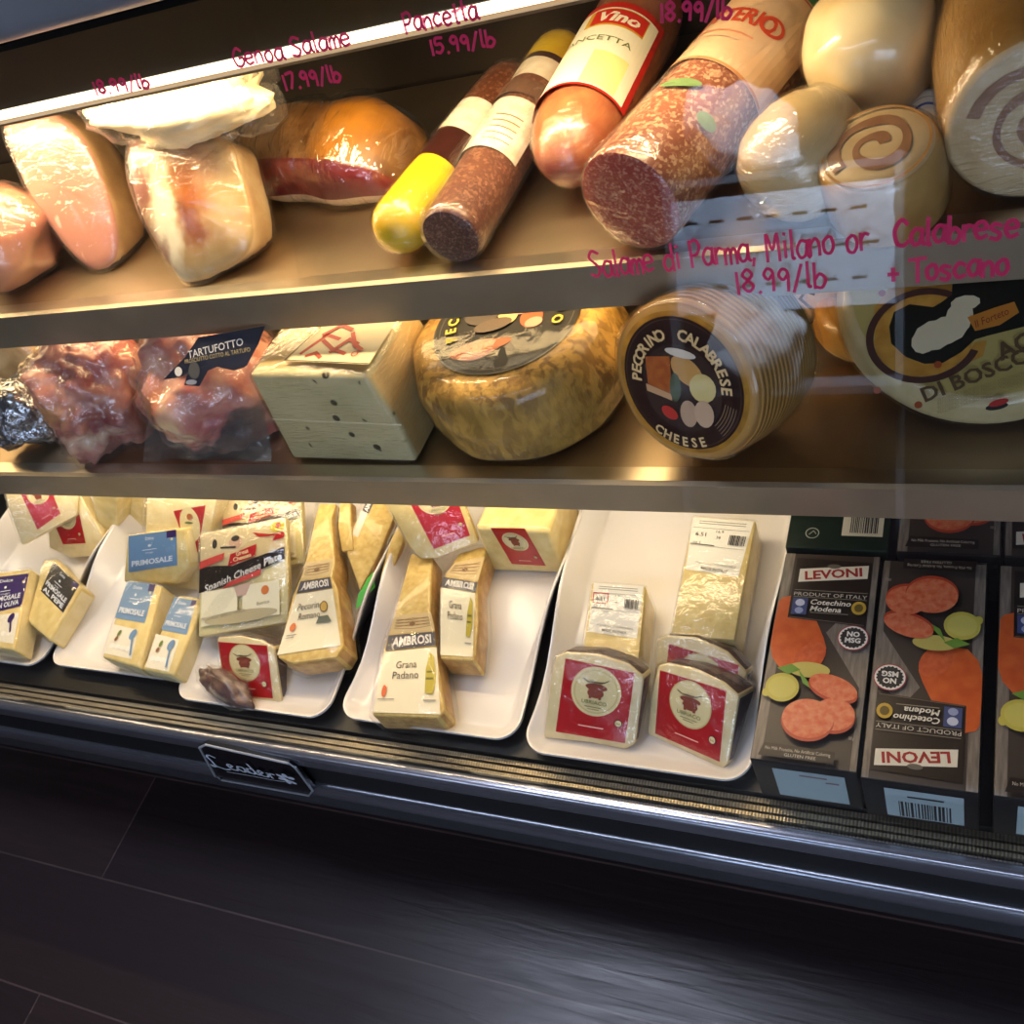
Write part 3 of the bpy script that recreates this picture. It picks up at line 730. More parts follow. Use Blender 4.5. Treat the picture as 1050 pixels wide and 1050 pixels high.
def platter(label, A, B, th, z, outline, quad, quad_full=True):
    s = Slab(at(*A, z), at(*B, z), th); r = s.thing('cheese_platter_pack', label, 'cheese pack', 'sliced cheese platter packs')
    b = s.body(outline, .012, flat('e6d79c', .35), flat('d8c480', .35), root=r, bev=.003)
    p = QPrint(s.uvs(quad)); dk = flat('1f1513', .3); tan = flat('cdb98a')
    p.rect(0, .62, 1, 1, tan); p.poly([(.0, .7), (.35, .72), (.6, .86), (1, .84), (1, 1), (0, 1)], flat('d9c69a'))
    p.ell(.42, .86, .08, .07, flat('cfa88c'), 16); p.ell(.17, .88, .03, .05, INK, 10); p.ell(.42, .90, .05, .03, INK, 12); p.line([(.25, .83), (.42, .81)], .02, INK)
    p.poly([(.62, .93), (.85, .86), (1, .88), (1, .84), (.7, .87)], RED); p.ell(.92, .94, .09, .05, flat('d9c63a'), 16); p.ell(.93, .95, .03, .03, RED, 10); p.poly([(.85, .80), (1, .82), (1, .84), (.9, .85)], RED)
    p.poly([(0, .40), (.28, .42), (1, .60), (1, .72), (.75, .68), (.4, .62), (.2, .65), (0, .66)], dk)
    p.poly([(0, .64), (.28, .70), (.3, .77), (0, .72)], flat('d5483c')); p.poly([(.34, .62), (.66, .68), (.68, .8), (.37, .74)], RED)
    p.txt('Great', .51, .74, .06, CREAM, bold=.02, rot=.12); p.txt('Cheeses', .51, .69, .06, CREAM, bold=.02, rot=.12)
    p.txt('Spanish Cheese Plate', .52, .535, .10, WHITE, w=.92, bold=.01, shear=.25, rot=.24)
    p.poly([(.28, .40), (.72, .48), (.74, .54), (.36, .46)], flat('d5483c'))
    for x0 in (.04, .52): p.rect(x0, .06, x0 + .42, .40, flat('efe6c4'))
    p.poly([(.42, .40), (.62, .42), (.56, .3), (.46, .3)], flat('cdaa98'))
    p.ell(.78, .32, .045, .045, flat('d97a34'), 14); p.ell(.5, .1, .42, .06, flat('b9ac86'), 20)
    p.txt('MANCHEGO  IBERICO  MAHON', .3, .14, .05, flat('7b7660'), w=.5, rot=.06); p.txt('Iberico', .76, .2, .05, flat('7b7660'), rot=.06)
    p.build('printed_label', r); wrap('film_wrap', b, r, FILM, .0022, .002); return r
platter('sliced cheese platter pack with a dark red banner, lying in front of its twin', (203, 653), (296, 638), 22, ZT + .034, [(203, 653), (296, 638), (293, 530), (205.5, 547)], [(204, 650), (294, 636), (292, 533), (206.5, 549)])
platter('sliced cheese platter pack half hidden behind its twin, under the lower shelf', (228, 590), (312, 577), 22, ZT + .038, [(228, 590), (312, 577), (308, 500), (228, 512)], [(229, 588), (311, 575), (307, 501), (229, 513)])
wedge('small red-labelled cheese wedge at the front of the crowded tray, behind the dark cured piece', (230, 720), (286, 727), 42,
      [(230, 722), (285, 728), (289, 718), (281, 664), (268, 657), (245, 652), (222, 654)], [.01, .012, .014, .03, .034, .034, .03], [(232, 712), (280, 716), (274, 662), (224, 658)], group='red-labelled wine-rind cheeses', off=V((0, .012, 0)))
def lump(name, label, cat, c, rad, M_rot, mat, nz=.12, sc=14, flatb=None, part='meat', filmm=FILM, group=None, e=1.0, cut=0, amp=.003, fs=28, seg=(40, 24)):
    M = Matrix.Translation(c) @ M_rot; t = thing(name, label, cat, M, group); b = MB(); R = []
    nu, nv = seg
    inv = M_rot.to_3x3().inverted(); dn = inv @ V((0, 0, -1))
    def se(v): return math.copysign(abs(v) ** e, v)
    for j in range(nv + 1):
        la = -math.pi / 2 + math.pi * j / nv; ring = []
        for i in range(nu):
            lo = 2 * math.pi * i / nu
            p = V((se(math.cos(la)) * se(math.cos(lo)), se(math.cos(la)) * se(math.sin(lo)), se(math.sin(la))))
            k = 1 + nz * noise.noise(p * 1.6 + V((c.x * 9, c.y * 7, 3))) + nz * .5 * noise.noise(p * sc * .3 + V((5, c.x * 5, 1)))
            q = V((p.x * rad[0], p.y * rad[1], p.z * rad[2])) * k
            if flatb is not None:
                w = M_rot.to_3x3() @ q
                if w.z + c.z < flatb: w.z = flatb - c.z + (w.z + c.z - flatb) * .02; q = inv @ w
            ring.append(q)
        R.append(ring)
    b.rings(R, mat); o = b.build(part, t, angle=180)
    if filmm: wrap('plastic_wrap', o, t, filmm, .002, amp, fs, cut)
    return t, o
def rotz(d): return Matrix.Rotation(math.radians(d), 4, 'Z')
def roty(d): return Matrix.Rotation(math.radians(d), 4, 'Y')
def rotx(d): return Matrix.Rotation(math.radians(d), 4, 'X')
c = at(231, 704, ZT + .018)
lump('cured_meat_piece', 'small dark film-wrapped cured piece at the front of the crowded tray, before the red label', 'meat', c, (.052, .017, .021), rotz(-20),
     patchmat('dark_cured', '4a2c28', '6b4a42', 70, [(.012, -.012, .004, .018, .02, .007, 'b39c86', .5)], bump=.4), .25, 16, ZT, filmm=FILMC)

# --- blue-labelled wedges (second tray)
BLUE = flat('6f93b8', .35); PURP = flat('3c2a66', .35)
def bluecheese(label, A, B, th, z, outline, t, q, spoon=None, name='PRIMOSALE', colr=None, shape=True):
    s = Slab(at(*A, z), at(*B, z), th); r = s.thing('labelled_cheese_wedge', label, 'cheese', 'cheese wedges with white-lettered labels')
    b = s.body(outline, t, CHEESE, CHEESEW, root=r, bev=.004, seg=3)
    p = QPrint(s.uvs(q)); p.rect(0, 0, 1, 1, colr or BLUE); lt = flat('dfe6ee')
    p.poly([(.80, .80), (1, .80), (1, 1), (.80, 1)], PURP); p.rect(.88, .72, .93, .79, CREAM)
    p.txt('Dolce', .45, .86, .13, lt, bold=.02); p.ell(.45, .66, .035, .04, lt, 8); p.rect(.3, .54, .6, .56, lt); p.txt('formaggio', .45, .47, .07, lt)
    if isinstance(name, str): p.txt(name, .5, .22, .2, lt, w=.84, bold=.04)
    else:
        for i, w_ in enumerate(name): p.txt(w_, .5, .34 - .2 * i, .2, lt, w=.84, bold=.03)
    ob = p.build('front_label', r)
    if spoon:
        p2 = Print(lambda u, v, h: V((u, v, h))); pl = s.uvs(spoon[2]); p2.grid(pl, flat('ece6d2'))
        for k in range(4): p2.ell(*bil(pl, .2 + .2 * k, .3), .005, .004, flat('f6f2e6'), 10)
        p2.ell(*bil(pl, .35, .75), .003, .005, flat('6b7f3a'), 10); p2.ell(*bil(pl, .3, .55), .003, .004, flat('8a5f36'), 10)
        u0, v0 = s.uv(*spoon[0]); u1, v1 = s.uv(*spoon[1]); p2.ell(u0, v0, .0055, .008, colr or BLUE, 16); p2.line([(u0, v0), (u1, v1)], .003, colr or BLUE)
        p2.build('recipe_print', r)
    wrap('film_wrap', b, r, FILMT, .0018, .0016); return s, r
bluecheese('blue-labelled cheese wedge at the back of its tray, above the other two', (127, 597), (181, 599), 42, ZT + .03, [(126, 597), (180, 599), (194, 580), (190, 541), (130, 549)], .03, [(132, 587), (182, 579.5), (181, 543), (132, 549.5)])
bluecheese('blue-labelled cheese wedge at the front left of its tray, with a blue spoon print', (104, 674), (142, 685), 6, ZT + .04, [(104, 674), (142.5, 685), (166, 600), (131, 594)], .038, [(118, 633.6), (148.5, 639), (160, 599), (130.5, 596)], ((137, 651), (134, 672), [(107, 670), (135, 676), (142, 646), (116, 640)]))
bluecheese('blue-labelled cheese wedge at the front right of its tray, tucked against the middle one', (145, 687), (178, 693), 6, ZT + .034, [(145, 686), (178, 693), (210, 614), (183, 610)], .032, [(165.5, 646), (191.5, 651), (202, 616), (179, 612.5)], ((176, 662), (171, 684), [(149, 684), (173, 689), (184, 656), (160, 650)]))
s = Slab(at(163, 603, ZT + .001), at(205, 606, ZT + .001), 50)
r = s.thing('cheese_pack', 'large pale cheese pack with red corner label, at the back of the second tray', 'cheese')
b_ = s.body([(160, 600), (203, 606), (222, 512), (150, 508), (148, 560)], .03, CHEESEW, CHEESEW, root=r, bev=.004)
p = Print(lambda u, v, h: V((u, v, h))); p.grid(s.uvs([(196, 573), (203, 566), (211, 518), (178, 524)]), RED); p.ell(*s.uv(195, 538), .019, .026, CREAM); p.ell(*s.uv(195, 530), .006, .005, flat('b3622a'), 12); p.ell(*s.uv(194, 536), .008, .002, flat('6c7a4a'), 12); p.build('red_label', r)
wrap('film_wrap', b_, r, FILMC, .003, .004, 30)
# --- far left tray
bluecheese('purple-labelled cheese wedge at the left edge of the far left tray', (-20, 662), (14, 667), 8, ZT + .042, [(-20, 662), (13.7, 667), (31, 583), (-14, 588)], .038, [(-12, 630), (22, 621.5), (30, 588), (-10, 593)], ((12, 634), (11, 648), [(-16, 656), (14, 660), (20, 628), (-12, 632)]), ['PRIMOSALE', 'CON OLIVA'], PURP)
bluecheese('black-labelled cheese wedge lying askew on the far left tray, among loose film', (27, 637), (50, 657), 8, ZT + .036, [(27.5, 637), (50, 657), (83, 602), (57, 573), (44, 574)], .032, [(42, 606), (65, 628.6), (81.5, 599.5), (55, 576)], None, ['PRIMOSALE', 'AL PEPE'], flat('33302f', .35))
wedge('red-labelled pale cheese leaning on top of the pile at the far left tray\'s back', (22, 559), (79, 527), 48, [(22, 559), (79, 528), (82, 505), (4, 500), (8, 520)], .018, [(38.6, 543), (62, 526.6), (52, 500), (20, 503)], body=CHEESEW, side=CHEESEW, full=False, z=.47, group='pale cheeses with red labels', shrink=1)
wedge('red-labelled pale cheese lying under the topmost one on the far left tray', (66, 572), (104, 570), 48, [(50, 562), (72, 572), (101, 570), (105, 551), (82, 508), (48, 512)], .02, [(65, 558), (88, 557), (80, 520), (52, 528)], body=CHEESEW, side=CHEESEW, full=False, z=ZT + .012, group='pale cheeses with red labels', shrink=1)
for lab_, q_ in (('plain pale cheese block beside the red labels at the back of the far left tray', [(104, 556), (121, 557), (120, 506), (93, 506)]), ('plain pale cheese block in the back right corner of the far left tray', [(127, 545), (152, 540), (150, 504), (122, 506)])):
    s = Slab(at(*q_[0], ZT + .001), at(*q_[1], ZT + .001), 80); r = s.thing('cheese_block', lab_, 'cheese', 'plain cheese blocks'); b_ = s.body(q_, .05, CHEESE, CHEESE, root=r, bev=.004); wrap('film_wrap', b_, r, FILMT, .0015, .001)

# --- boxed sausages
GW = two('grey_wood_print', '8d8276', '6d635a', 60, stretch=(6, .6, 1), rough=.35)
BW, BL_, BH = .0985, .243, .078
def slices(p, cx, cy, rx, ry, rot=0):
    m1 = two('sausage_slice_print', 'd5603a', 'e0865e', 160, rough=.35); m2 = flat('b8452a', .35)
    p.ell(cx, cy - .012, rx * 1.02, ry * 1.03, m2, 26, rot=rot); p.ell(cx, cy, rx, ry, m1, 26, rot=rot)
def boxprint(q, h0=.0004):
    p = QPrint(q, h0=h0); dk = flat('352b25', .35); pan = flat('2a201b', .3)
    p.rect(0, 0, 1, 1, flat('433932', .35))
    p.rect(0, .0, .10, 1, GW); p.rect(.94, .0, 1, 1, GW); p.poly([(.55, .6), (.98, .33), (1, .33), (1, .52), (.72, .70)], GW)
    p.poly([(.04, .76), (.01, .74), (0, .64), (0, .52), (.04, .46), (.14, .41), (.30, .405), (.46, .43), (.56, .48), (.575, .525), (.53, .575), (.44, .65), (.34, .72), (.24, .76), (.14, .775)], two('sausage_print', 'd9672c', 'c9541f', 70, rough=.35))
    p.ell(.42, .475, .16, .07, two('sausage_end_print', 'd9693c', 'c9582c', 200, rough=.35), 24, rot=.2)
    p.poly([(.13, .66), (.93, .64), (.93, .965), (.13, .975)], pan); p.poly([(.14, .662), (.92, .643), (.92, .647), (.14, .666)], flat('6b5c50'))
    p.poly([(.18, .845), (.90, .88), (.90, .948), (.18, .915)], flat('e9e2cf')); p.txt('LEVONI', .54, .897, .062, flat('a3241f'), w=.60, bold=.03, rot=.14)
    p.ell(.54, .935, .07, .012, flat('6e675c'), 14)
    p.txt('PRODUCT OF ITALY', .54, .782, .026, flat('d8cfbf'), w=.76); p.rect(.16, .765, .92, .768, flat('8d8372')); p.rect(.16, .80, .92, .803, flat('8d8372'))
    p.rect(.16, .675, .32, .76, flat('3f4a7c')); p.ell(.24, .735, .05, .018, flat('c9cde0'), 14); p.ell(.24, .695, .045, .016, flat('9aa2c6'), 14)
    p.txt('Cotechino', .56, .742, .036, flat('efe8d8'), w=.42, shear=.2, bold=.02); p.txt('Modena', .52, .708, .036, flat('efe8d8'), w=.32, shear=.2, bold=.02); p.rect(.36, .685, .75, .689, flat('8d8372'))
    p.ell(.85, .722, .075, .033, flat('c9a436'), 22); p.ell(.85, .722, .045, .02, flat('6d5a20'), 18)
    p.ell(.83, .575, .155, .060, flat('b23040'), 30); p.ell(.83, .575, .145, .056, flat('efe9df'), 30); p.ell(.83, .575, .125, .048, INK, 40, jag=.06)
    p.txt('NO', .83, .592, .032, flat('f2eee6'), bold=.04); p.txt('MSG', .83, .562, .032, flat('f2eee6'), bold=.04)
    lem = flat('c9bd52', .35); p.ell(.20, .315, .17, .066, lem, 24); p.ell(.05, .285, .04, .02, lem, 10); p.ell(.20, .315, .14, .05, flat('d3c866', .35), 24)
    p.ell(.44, .405, .21, .036, flat('c3b660', .35), 22); gr_ = flat('6f9a3a', .35)
    p.poly([(.12, .40), (.26, .425), (.36, .40), (.24, .375)], gr_); p.poly([(.34, .40), (.46, .345), (.50, .315), (.40, .34)], gr_)
    slices(p, .70, .335, .24, .052, -.1); slices(p, .74, .215, .2, .07); slices(p, .50, .185, .25, .085)
    p.poly([(.08, .005), (.80, .005), (.80, .055), (.12, .062)], pan); p.txt('No Milk Proteins, No Artificial Coloring', .45, .04, .02, flat('cfc6b4'), w=.62); p.txt('GLUTEN FREE', .48, .018, .018, flat('cfc6b4'), w=.3)
    p.txt('500 g', .93, .12, .02, flat('b0a696'), w=.05)
    return p
def sausagebox(label, x0, y0, turned, barcode, group='dark sausage gift boxes', z=ZD):
    M = Matrix.Translation((x0 + BW / 2, y0 + BL_ / 2, z)) @ rotz(180 if turned else 0)
    r = thing('sausage_box', label, 'box', M, group); w, l = BW / 2 - .0012, BL_ / 2 - .001
    b = MB(); b.box((-w, -l, 0), (w, l, BH), flat('17130f', .35)); b.build('carton', r, bev=.0015, smooth=False)
    boxprint([(-w + .001, -l + .001), (w - .001, -l + .001), (w - .001, l - .001), (-w + .001, l - .001)]).b.build('top_print', r, smooth=False).location = (0, 0, BH)
    # sticker on the end that faces the customer
    sgn = 1 if turned else -1
    p = Print(lambda u, v, h: V((-u * sgn, sgn * (l + h), v)), h0=.0004)
    p.rect(-.029, .008, .036, .066, flat('a8b8ba', .4))
    if barcode: p.bars(-.018, .010, .026, .042, INK, 18); p.rect(-.01, .052, .02, .055, INK)
    else: p.rect(-.005, .056, .02, .059, flat('8a6a6a')); p.rect(.018, .048, .03, .051, flat('8a6a6a'))
    p.build('end_sticker', r); return r
yb = .398
sausagebox('dark sausage box beside the trays, its sign reading upright at the far end', -.2052, yb + .004, False, False)
sausagebox('dark sausage box turned round, its sign upside down at the near end', -.1062, yb, True, True)
sausagebox('dark sausage box at the right edge of the photo, mostly out of frame', .0005, yb, False, True)
sausagebox('dark sausage box behind the upside-down one, half under the lower shelf', -.095, yb + .252, False, True)
sausagebox('dark sausage box in the back right corner of the deck', .004, yb + .252, True, True)
def greenbox():
    M = Matrix.Translation((-.1535, yb + .252 + BL_ / 2, ZD)); r = thing('carton_box', 'dark green carton with a barcode, lying behind the first sausage box', 'box', M)
    w, l = .052, BL_ / 2; MB().box((-w, -l, 0), (w, l, BH + .002), flat('0f2418', .35)).build('carton', r, bev=.0015, smooth=False)
    p = Print(lambda u, v, h: V((u, v, BH + .002 + h))); p.rect(.004, -l + .018, .045, -l + .05, flat('d9d2bb')); p.bars(.012, -l + .022, .040, -l + .047, INK, 16); p.build('barcode_sticker', r)
    p = Print(lambda u, v, h: V((u, v, BH + .002 + h))); p.arc(-.026, -l + .02, .0062, .0072, 0, 6.283, flat('a9b0a0')); p.line([(-.029, -l + .018), (-.025, -l + .023), (-.022, -l + .019)], .0008, flat('a9b0a0')); p.build('carton_print', r)
greenbox()

# ================================================================== LOWER SHELF
def wheel(name, label, P, axis, up, R, L, prof_m, face_m, group=None, bulge=.004, nz=.002, sc=20, part='rind', filmm=FILMS, edge=.012):
    """cheese wheel: axis points out of the labelled face; local z = axis, local y = up"""
    M = frame(P, axis, ey=V(up)); t = thing(name, label, 'cheese', M, group); b = MB(); R_ = []; ml = []
    N = 64; pr = [(0, -L), (R * .6, -L), (R - edge, -L)] + [(R - edge + edge * math.sin(a), -L + edge * (1 - math.cos(a))) for a in (math.radians(x) for x in (30, 60, 90))]
    for k in range(1, 8): q = k / 8; pr.append((R + bulge * math.sin(q * math.pi), -L + edge + (L - 2 * edge) * q))
    pr += [(R - edge + edge * math.cos(a), -edge + edge * math.sin(a)) for a in (math.radians(x) for x in (0, 30, 60, 90))] + [(R * .6, .0), (0, .0)]
    for i, (r_, z) in enumerate(pr):
        ring = []
        for k in range(N):
            a = 2 * math.pi * k / N; d = V((math.cos(a), math.sin(a), 0))
            n_ = noise.noise(V((math.cos(a) * 2, math.sin(a) * 2, z * sc)) + P * 11) * nz if 1 < i < len(pr) - 2 else 0
            ring.append(d * max(r_ + n_, .0005) + V((0, 0, z)))
        R_.append(ring)
    b.rings(R_, [prof_m] * (len(pr) - 3) + [face_m] * 2); o = b.build(part, t, angle=180)
    if filmm: wrap('film_wrap', o, t, filmm, .0015, .0015, 30, 0)
    return t, o
# pecorino with the black label, lying flat
PECM = patchmat('basket_rind', 'd9b25c', 'c49a45', 30, [], rough=.55, bump=.5, bs=70, coat=.1)
def basket():
    t = NT('basket_moulded_rind'); co = t.coord()
    spots = t.ramp(t.noise(95, 6, stretch=(1, 1, .45), dist=.5), .47, .56); big = t.ramp(t.noise(9, 3), .4, .65)
    c = t.mix(t.ramp(t.noise(25, 4), .35, .65), lin('cfa24c'), lin('9c7830'))
    c = t.mix(t.math('MULTIPLY', spots, t.math('ADD', t.math('MULTIPLY', big, .6), .25)), c, lin('5a3413'))
    t.bsdf(c, .6, bump=t.noise(80, 4, stretch=(1, 1, .35)), bstr=.8, bdist=.004, coat=.05); return t.m
BASK = basket()
t, o = wheel('pecorino_wheel', 'large yellow-brown cheese wheel with a black pictured label on top, beside the block', V((-.478, .748, .728)), (.0, 0, 1), (0, 1, 0), .116, .1095, BASK, BASK, edge=.022, bulge=.005, nz=.006, sc=40, filmm=FILMT)
p = Print(lambda u, v, h: V((u, v, h + .0012))); K = flat('120f0d', .65)
p.ell(0, 0, .084, .084, flat('2e2820', .3), 48); p.ell(0, 0, .082, .082, K, 48)
p.arc(0, 0, .0765, .0775, 0, 6.283, flat('57503f'), 48)
for q in (((-.02, -.045), .03, .013, 'b65a36'), ((-.018, -.053), .018, .009, 'c98a7e'), ((-.005, -.04), .024, .008, 'c06a3c'), ((.03, .0), .013, .016, 'b5552a'), ((.035, -.008), .010, .008, 'd49a80'), ((.0, .01), .012, .02, 'd8bd7c'), ((.018, .012), .012, .006, 'd89a86'), ((-.03, .01), .022, .018, '4a4038'), ((-.03, .02), .018, .006, 'a8392a'), ((.01, .03), .03, .008, 'c9a070'), ((-.012, -.01), .022, .010, '5c4a3a')): p.ell(*q[0], q[1], q[2], flat(q[3]), 16, rot=.3)
p.arctext('PECORINO', 0, 0, .063, math.radians(215), math.radians(110), .017, flat('d9c23a'), bold=.03); p.arctext('SARDO', 0, 0, .063, math.radians(70), math.radians(-15), .017, flat('d9c23a'), bold=.03)
p.build('round_label', t)
# Calabrese wheel on its rim
CALM = two('ridged_golden_rind', 'c8912f', 'a06f22', 40, rough=.45, bump=.5, bs=60)
def ridged():
    t = NT('ridged_rind'); co = t.coord(); sx = t.n('ShaderNodeSeparateXYZ'); t.l(co, sx.inputs[0])
    w = t.n('ShaderNodeTexWave', bands_direction='Z'); w.inputs['Scale'].default_value = 55; w.inputs['Distortion'].default_value = .8; t.l(co, w.inputs[0])
    c = t.mix(t.math('MULTIPLY', w.outputs['Fac'], .7), lin('c0914a'), lin('94692f')); t.bsdf(c, .45, bump=w.outputs['Fac'], bstr=.5, bdist=.002, coat=.3); return t.m
RC = .080; ax = V((-.34, -.88, .34)).normalized(); upc = (V((0, 0, 1)) - ax * ax.z).normalized(); fc = at(701, 472, ZL + .037) + upc * (RC + .001)
t, o = wheel('calabrese_wheel', 'golden ridged cheese wheel standing on its rim, its dark round label facing out', fc, ax, upc, RC, .105, ridged(), CALM, edge=.010, filmm=FILMT)
lb = Print(lambda u, v, h: V((u * 1.05, v * 1.05, h + .001))); BR = flat('2a1414', .35); r0 = .062
lb.ell(0, 0, r0, r0, BR, 48); lb.arc(0, 0, .059, .0597, 0, 6.283, flat('5a4030'), 48)
lb.ell(0, -.004, .041, .041, flat('3a2c2a', .35), 40)
lb.poly([(-.038, .018), (-.012, .024), (-.010, -.012), (-.036, -.008)], two('cut_cheese_print', 'b5672c', 'a04f20', 120)); lb.poly([(-.038, -.008), (-.010, -.012), (-.010, -.018), (-.037, -.015)], flat('c9a27a'))
lb.ell(.006, .014, .018, .012, flat('c79a58'), 18, rot=-.5); lb.ell(.022, .002, .013, .014, flat('c8bb7e'), 18, rot=-.7); lb.ell(-.006, -.004, .006, .014, flat('4a5a48'), 12)
lb.ell(.008, -.026, .009, .013, flat('b39a84'), 16); lb.ell(.024, -.022, .010, .013, flat('bda48c'), 16); lb.ell(-.012, -.030, .009, .006, flat('b5302c'), 14, rot=-.3); lb.ell(.0, .03, .016, .004, flat('cfcac2'), 14)
gold = flat('d8bf8e', .4)
lb.arctext('PECORINO', 0, 0, .047, math.radians(188), math.radians(112), .0145, gold, bold=.03); lb.arctext('CALABRESE', 0, 0, .047, math.radians(92), math.radians(2), .0145, gold, bold=.03)
lb.arctext('CHEESE', 0, 0, .0545, math.radians(-120), math.radians(-60), .0125, gold, bold=.03, inner=True)
for k in range(5): lb.arc(0, 0, .046 + .0028 * k, .0465 + .0028 * k, math.radians(-40), math.radians(-8), flat('a08a70'), 10)
lb.build('round_label', t)
# loose gathered film behind the wheel
b = MB(); R_ = []
for k in range(7):
    q = k / 6; rr_ = RC * (1.06 - .85 * q ** 1.4); ring = []
    for i in range(40):
        a = 2 * math.pi * i / 40; w_ = 1 + .05 * math.sin(a * 9 + k) * q
        w3 = t.matrix_world if False else frame(fc, ax, ey=upc)
        pt = w3 @ V((rr_ * math.cos(a) * w_ - .03 * q, rr_ * math.sin(a) * w_ + .02 * q, -.103 - .085 * q)); pt.z = max(pt.z, ZL + .0025)
        ring.append(w3.inverted() @ pt)
    R_.append(ring)
b.rings(R_, FILMT, cap0=False); b.build('gathered_wrap', t, angle=180)
# cacio di bosco leaning back
RCB = .130; tilt = math.radians(27); n_ = V((0, -math.sin(tilt), math.cos(tilt))); up_ = V((0, math.cos(tilt), math.sin(tilt)))
bot = V((-.014, .668, ZL + .044)); cc = bot + up_ * RCB
CBM = two('waxy_cream_rind', 'c4b488', 'b5a472', 30, rough=.4, bump=.15)
t, o = wheel('sheep_cheese_wheel', 'cream cheese wheel with a sheep on its printed label, leaning back at the right', cc, n_, up_, RCB, .05, CBM, CBM, edge=.014, filmm=FILMT)
lbl = Slab.__new__(Slab); lbl.P = cc; M_ = t.matrix_world if False else frame(cc, n_, ey=up_)
lbl.ex, lbl.ey, lbl.ez = M_.col[0].to_3d(), M_.col[1].to_3d(), M_.col[2].to_3d()
p = Print(lambda u, v, h: V((u, v, h + .0012)))
p.ell(0, 0, .117, .117, flat('b5a460', .45), 56)
def U(*L): return [lbl.uv(*q) for q in L]
OCH = two('ochre_print', 'c9963c', 'b07a28', 60)
def clipc(L, r=.116):
    o_ = []
    for u, v in L:
        d = math.hypot(u, v); o_.append((u * r / d, v * r / d) if d > r else (u, v))
    return o_
DKG = flat('131712', .35)
p.poly(clipc(U((912, 295), (944, 289), (976, 284), (976, 305), (964, 311), (952, 303), (936, 308), (924, 314), (908, 328), (895, 340), (897, 316))), OCH)
p.poly(clipc(U((902, 388), (918, 402), (933, 412), (943, 396), (924, 388), (905, 374), (893, 362), (881, 366), (888, 378))), OCH)
p.poly(clipc(U((1000, 352), (1012, 350), (1008, 366), (995, 372), (984, 372))), OCH)
cxy = U((947, 345))[0]
p.ell(*cxy, .042, .039, OCH, 48, jag=.02)
p.poly(clipc(U((977, 284), (990, 282), (1050, 288), (1110, 294), (1110, 325), (1050, 336), (1014, 345), (1000, 349), (986, 362), (967, 373), (948, 374), (929, 367), (914, 353), (912, 336), (917, 321), (933, 313), (957, 316), (967, 310), (976, 303))), DKG)
p.arc(*cxy, .0425, .049, math.radians(62), math.radians(338), flat('4a2a22'), 48, ry=.92)
SHP = flat('d6c9a6', .4)
for q in (((958, 345), .018, .014, .35), ((970, 340), .018, .013, .3), ((983, 328), .011, .019, -.25), ((990, 312), .012, .007, .1), ((947, 352), .010, .011, 0)):
    u, v = lbl.uv(*q[0]); p.ell(u, v, q[1], q[2], SHP, 20, rot=q[3], jag=.03)
p.poly(U((992, 327), (1020, 317), (1040, 311), (1045, 322), (1025, 335), (1000, 341)), flat('c07a26'))
def tline(t_, a, b_, h, m, **k):
    A = V((*lbl.uv(*a), 0)); B = V((*lbl.uv(*b_), 0)); d = B - A; ang = math.atan2(d.y, d.x); mid = (A + B) / 2
    p.text(t_, mid.x, mid.y, h, m, w=d.length, rot=ang, **k)
tline('Il Forteto', (1000, 334), (1034, 320), .010, flat('7a2a18'), shear=.2)
BRN = flat('5a452a')
tline('ACIO', (1022, 364), (1085, 337), .022, BRN, bold=.025); tline('DI BOSCO', (946, 407), (1056, 364), .019, BRN, bold=.025)
for k in range(4): tline('PECORINO TARTUFO FRESCO STAGIONATO', (962, 412 + 4.2 * k), (1052, 384 + 3.8 * k), .0045, flat('9a8a56'))
for q in ((900, 402), (942, 417), (905, 303), (962, 376)): p.ell(*lbl.uv(*q), .0034, .0034, flat('a04a20'), 10)
p.ell(*lbl.uv(1022, 419), .009, .003, INK, 14, rot=.2); p.ell(*lbl.uv(1024, 415), .008, .003, flat('b5302c'), 14, rot=.3)
p.build('printed_label', t)
# small cheeses behind
P = at(822, 318, ZL + .085)
t, o = wheel('wrapped_cheese_round', 'small pale stamped cheese round behind the golden ridged wheel', V((-.180, .82, .672)), (-.1, -.85, .5), (0, .5, .85), .048, .06, two('pale_round', 'dcb489', 'cda277', 30, rough=.4), two('pale_round_face', 'e2bd94', 'd6ab80', 30, rough=.4), filmm=FILMT, edge=.014)
p = Print(lambda u, v, h: V((u, v, h + .001))); br_ = flat('5f4a38'); p.arc(-.008, .0, .026, .028, 2.2, 5.4, br_); p.line([(.0, .01), (-.008, .0), (.002, -.01)], .003, br_); p.line([(-.012, .012), (.006, .004)], .003, br_); p.build('ink_stamp', t)
t, o = wheel('small_cheese_wheel', 'small golden cheese wheel lying between the ridged wheel and the sheep wheel', V((-.120, .815, .672)), (0, -.2, 1), (0, 1, .2), .055, .045, two('golden_round', 'cf9440', 'b87f30', 30, rough=.4), two('golden_round_face', 'd7a052', 'c08a3a', 30, rough=.4), filmm=FILMT, edge=.014)
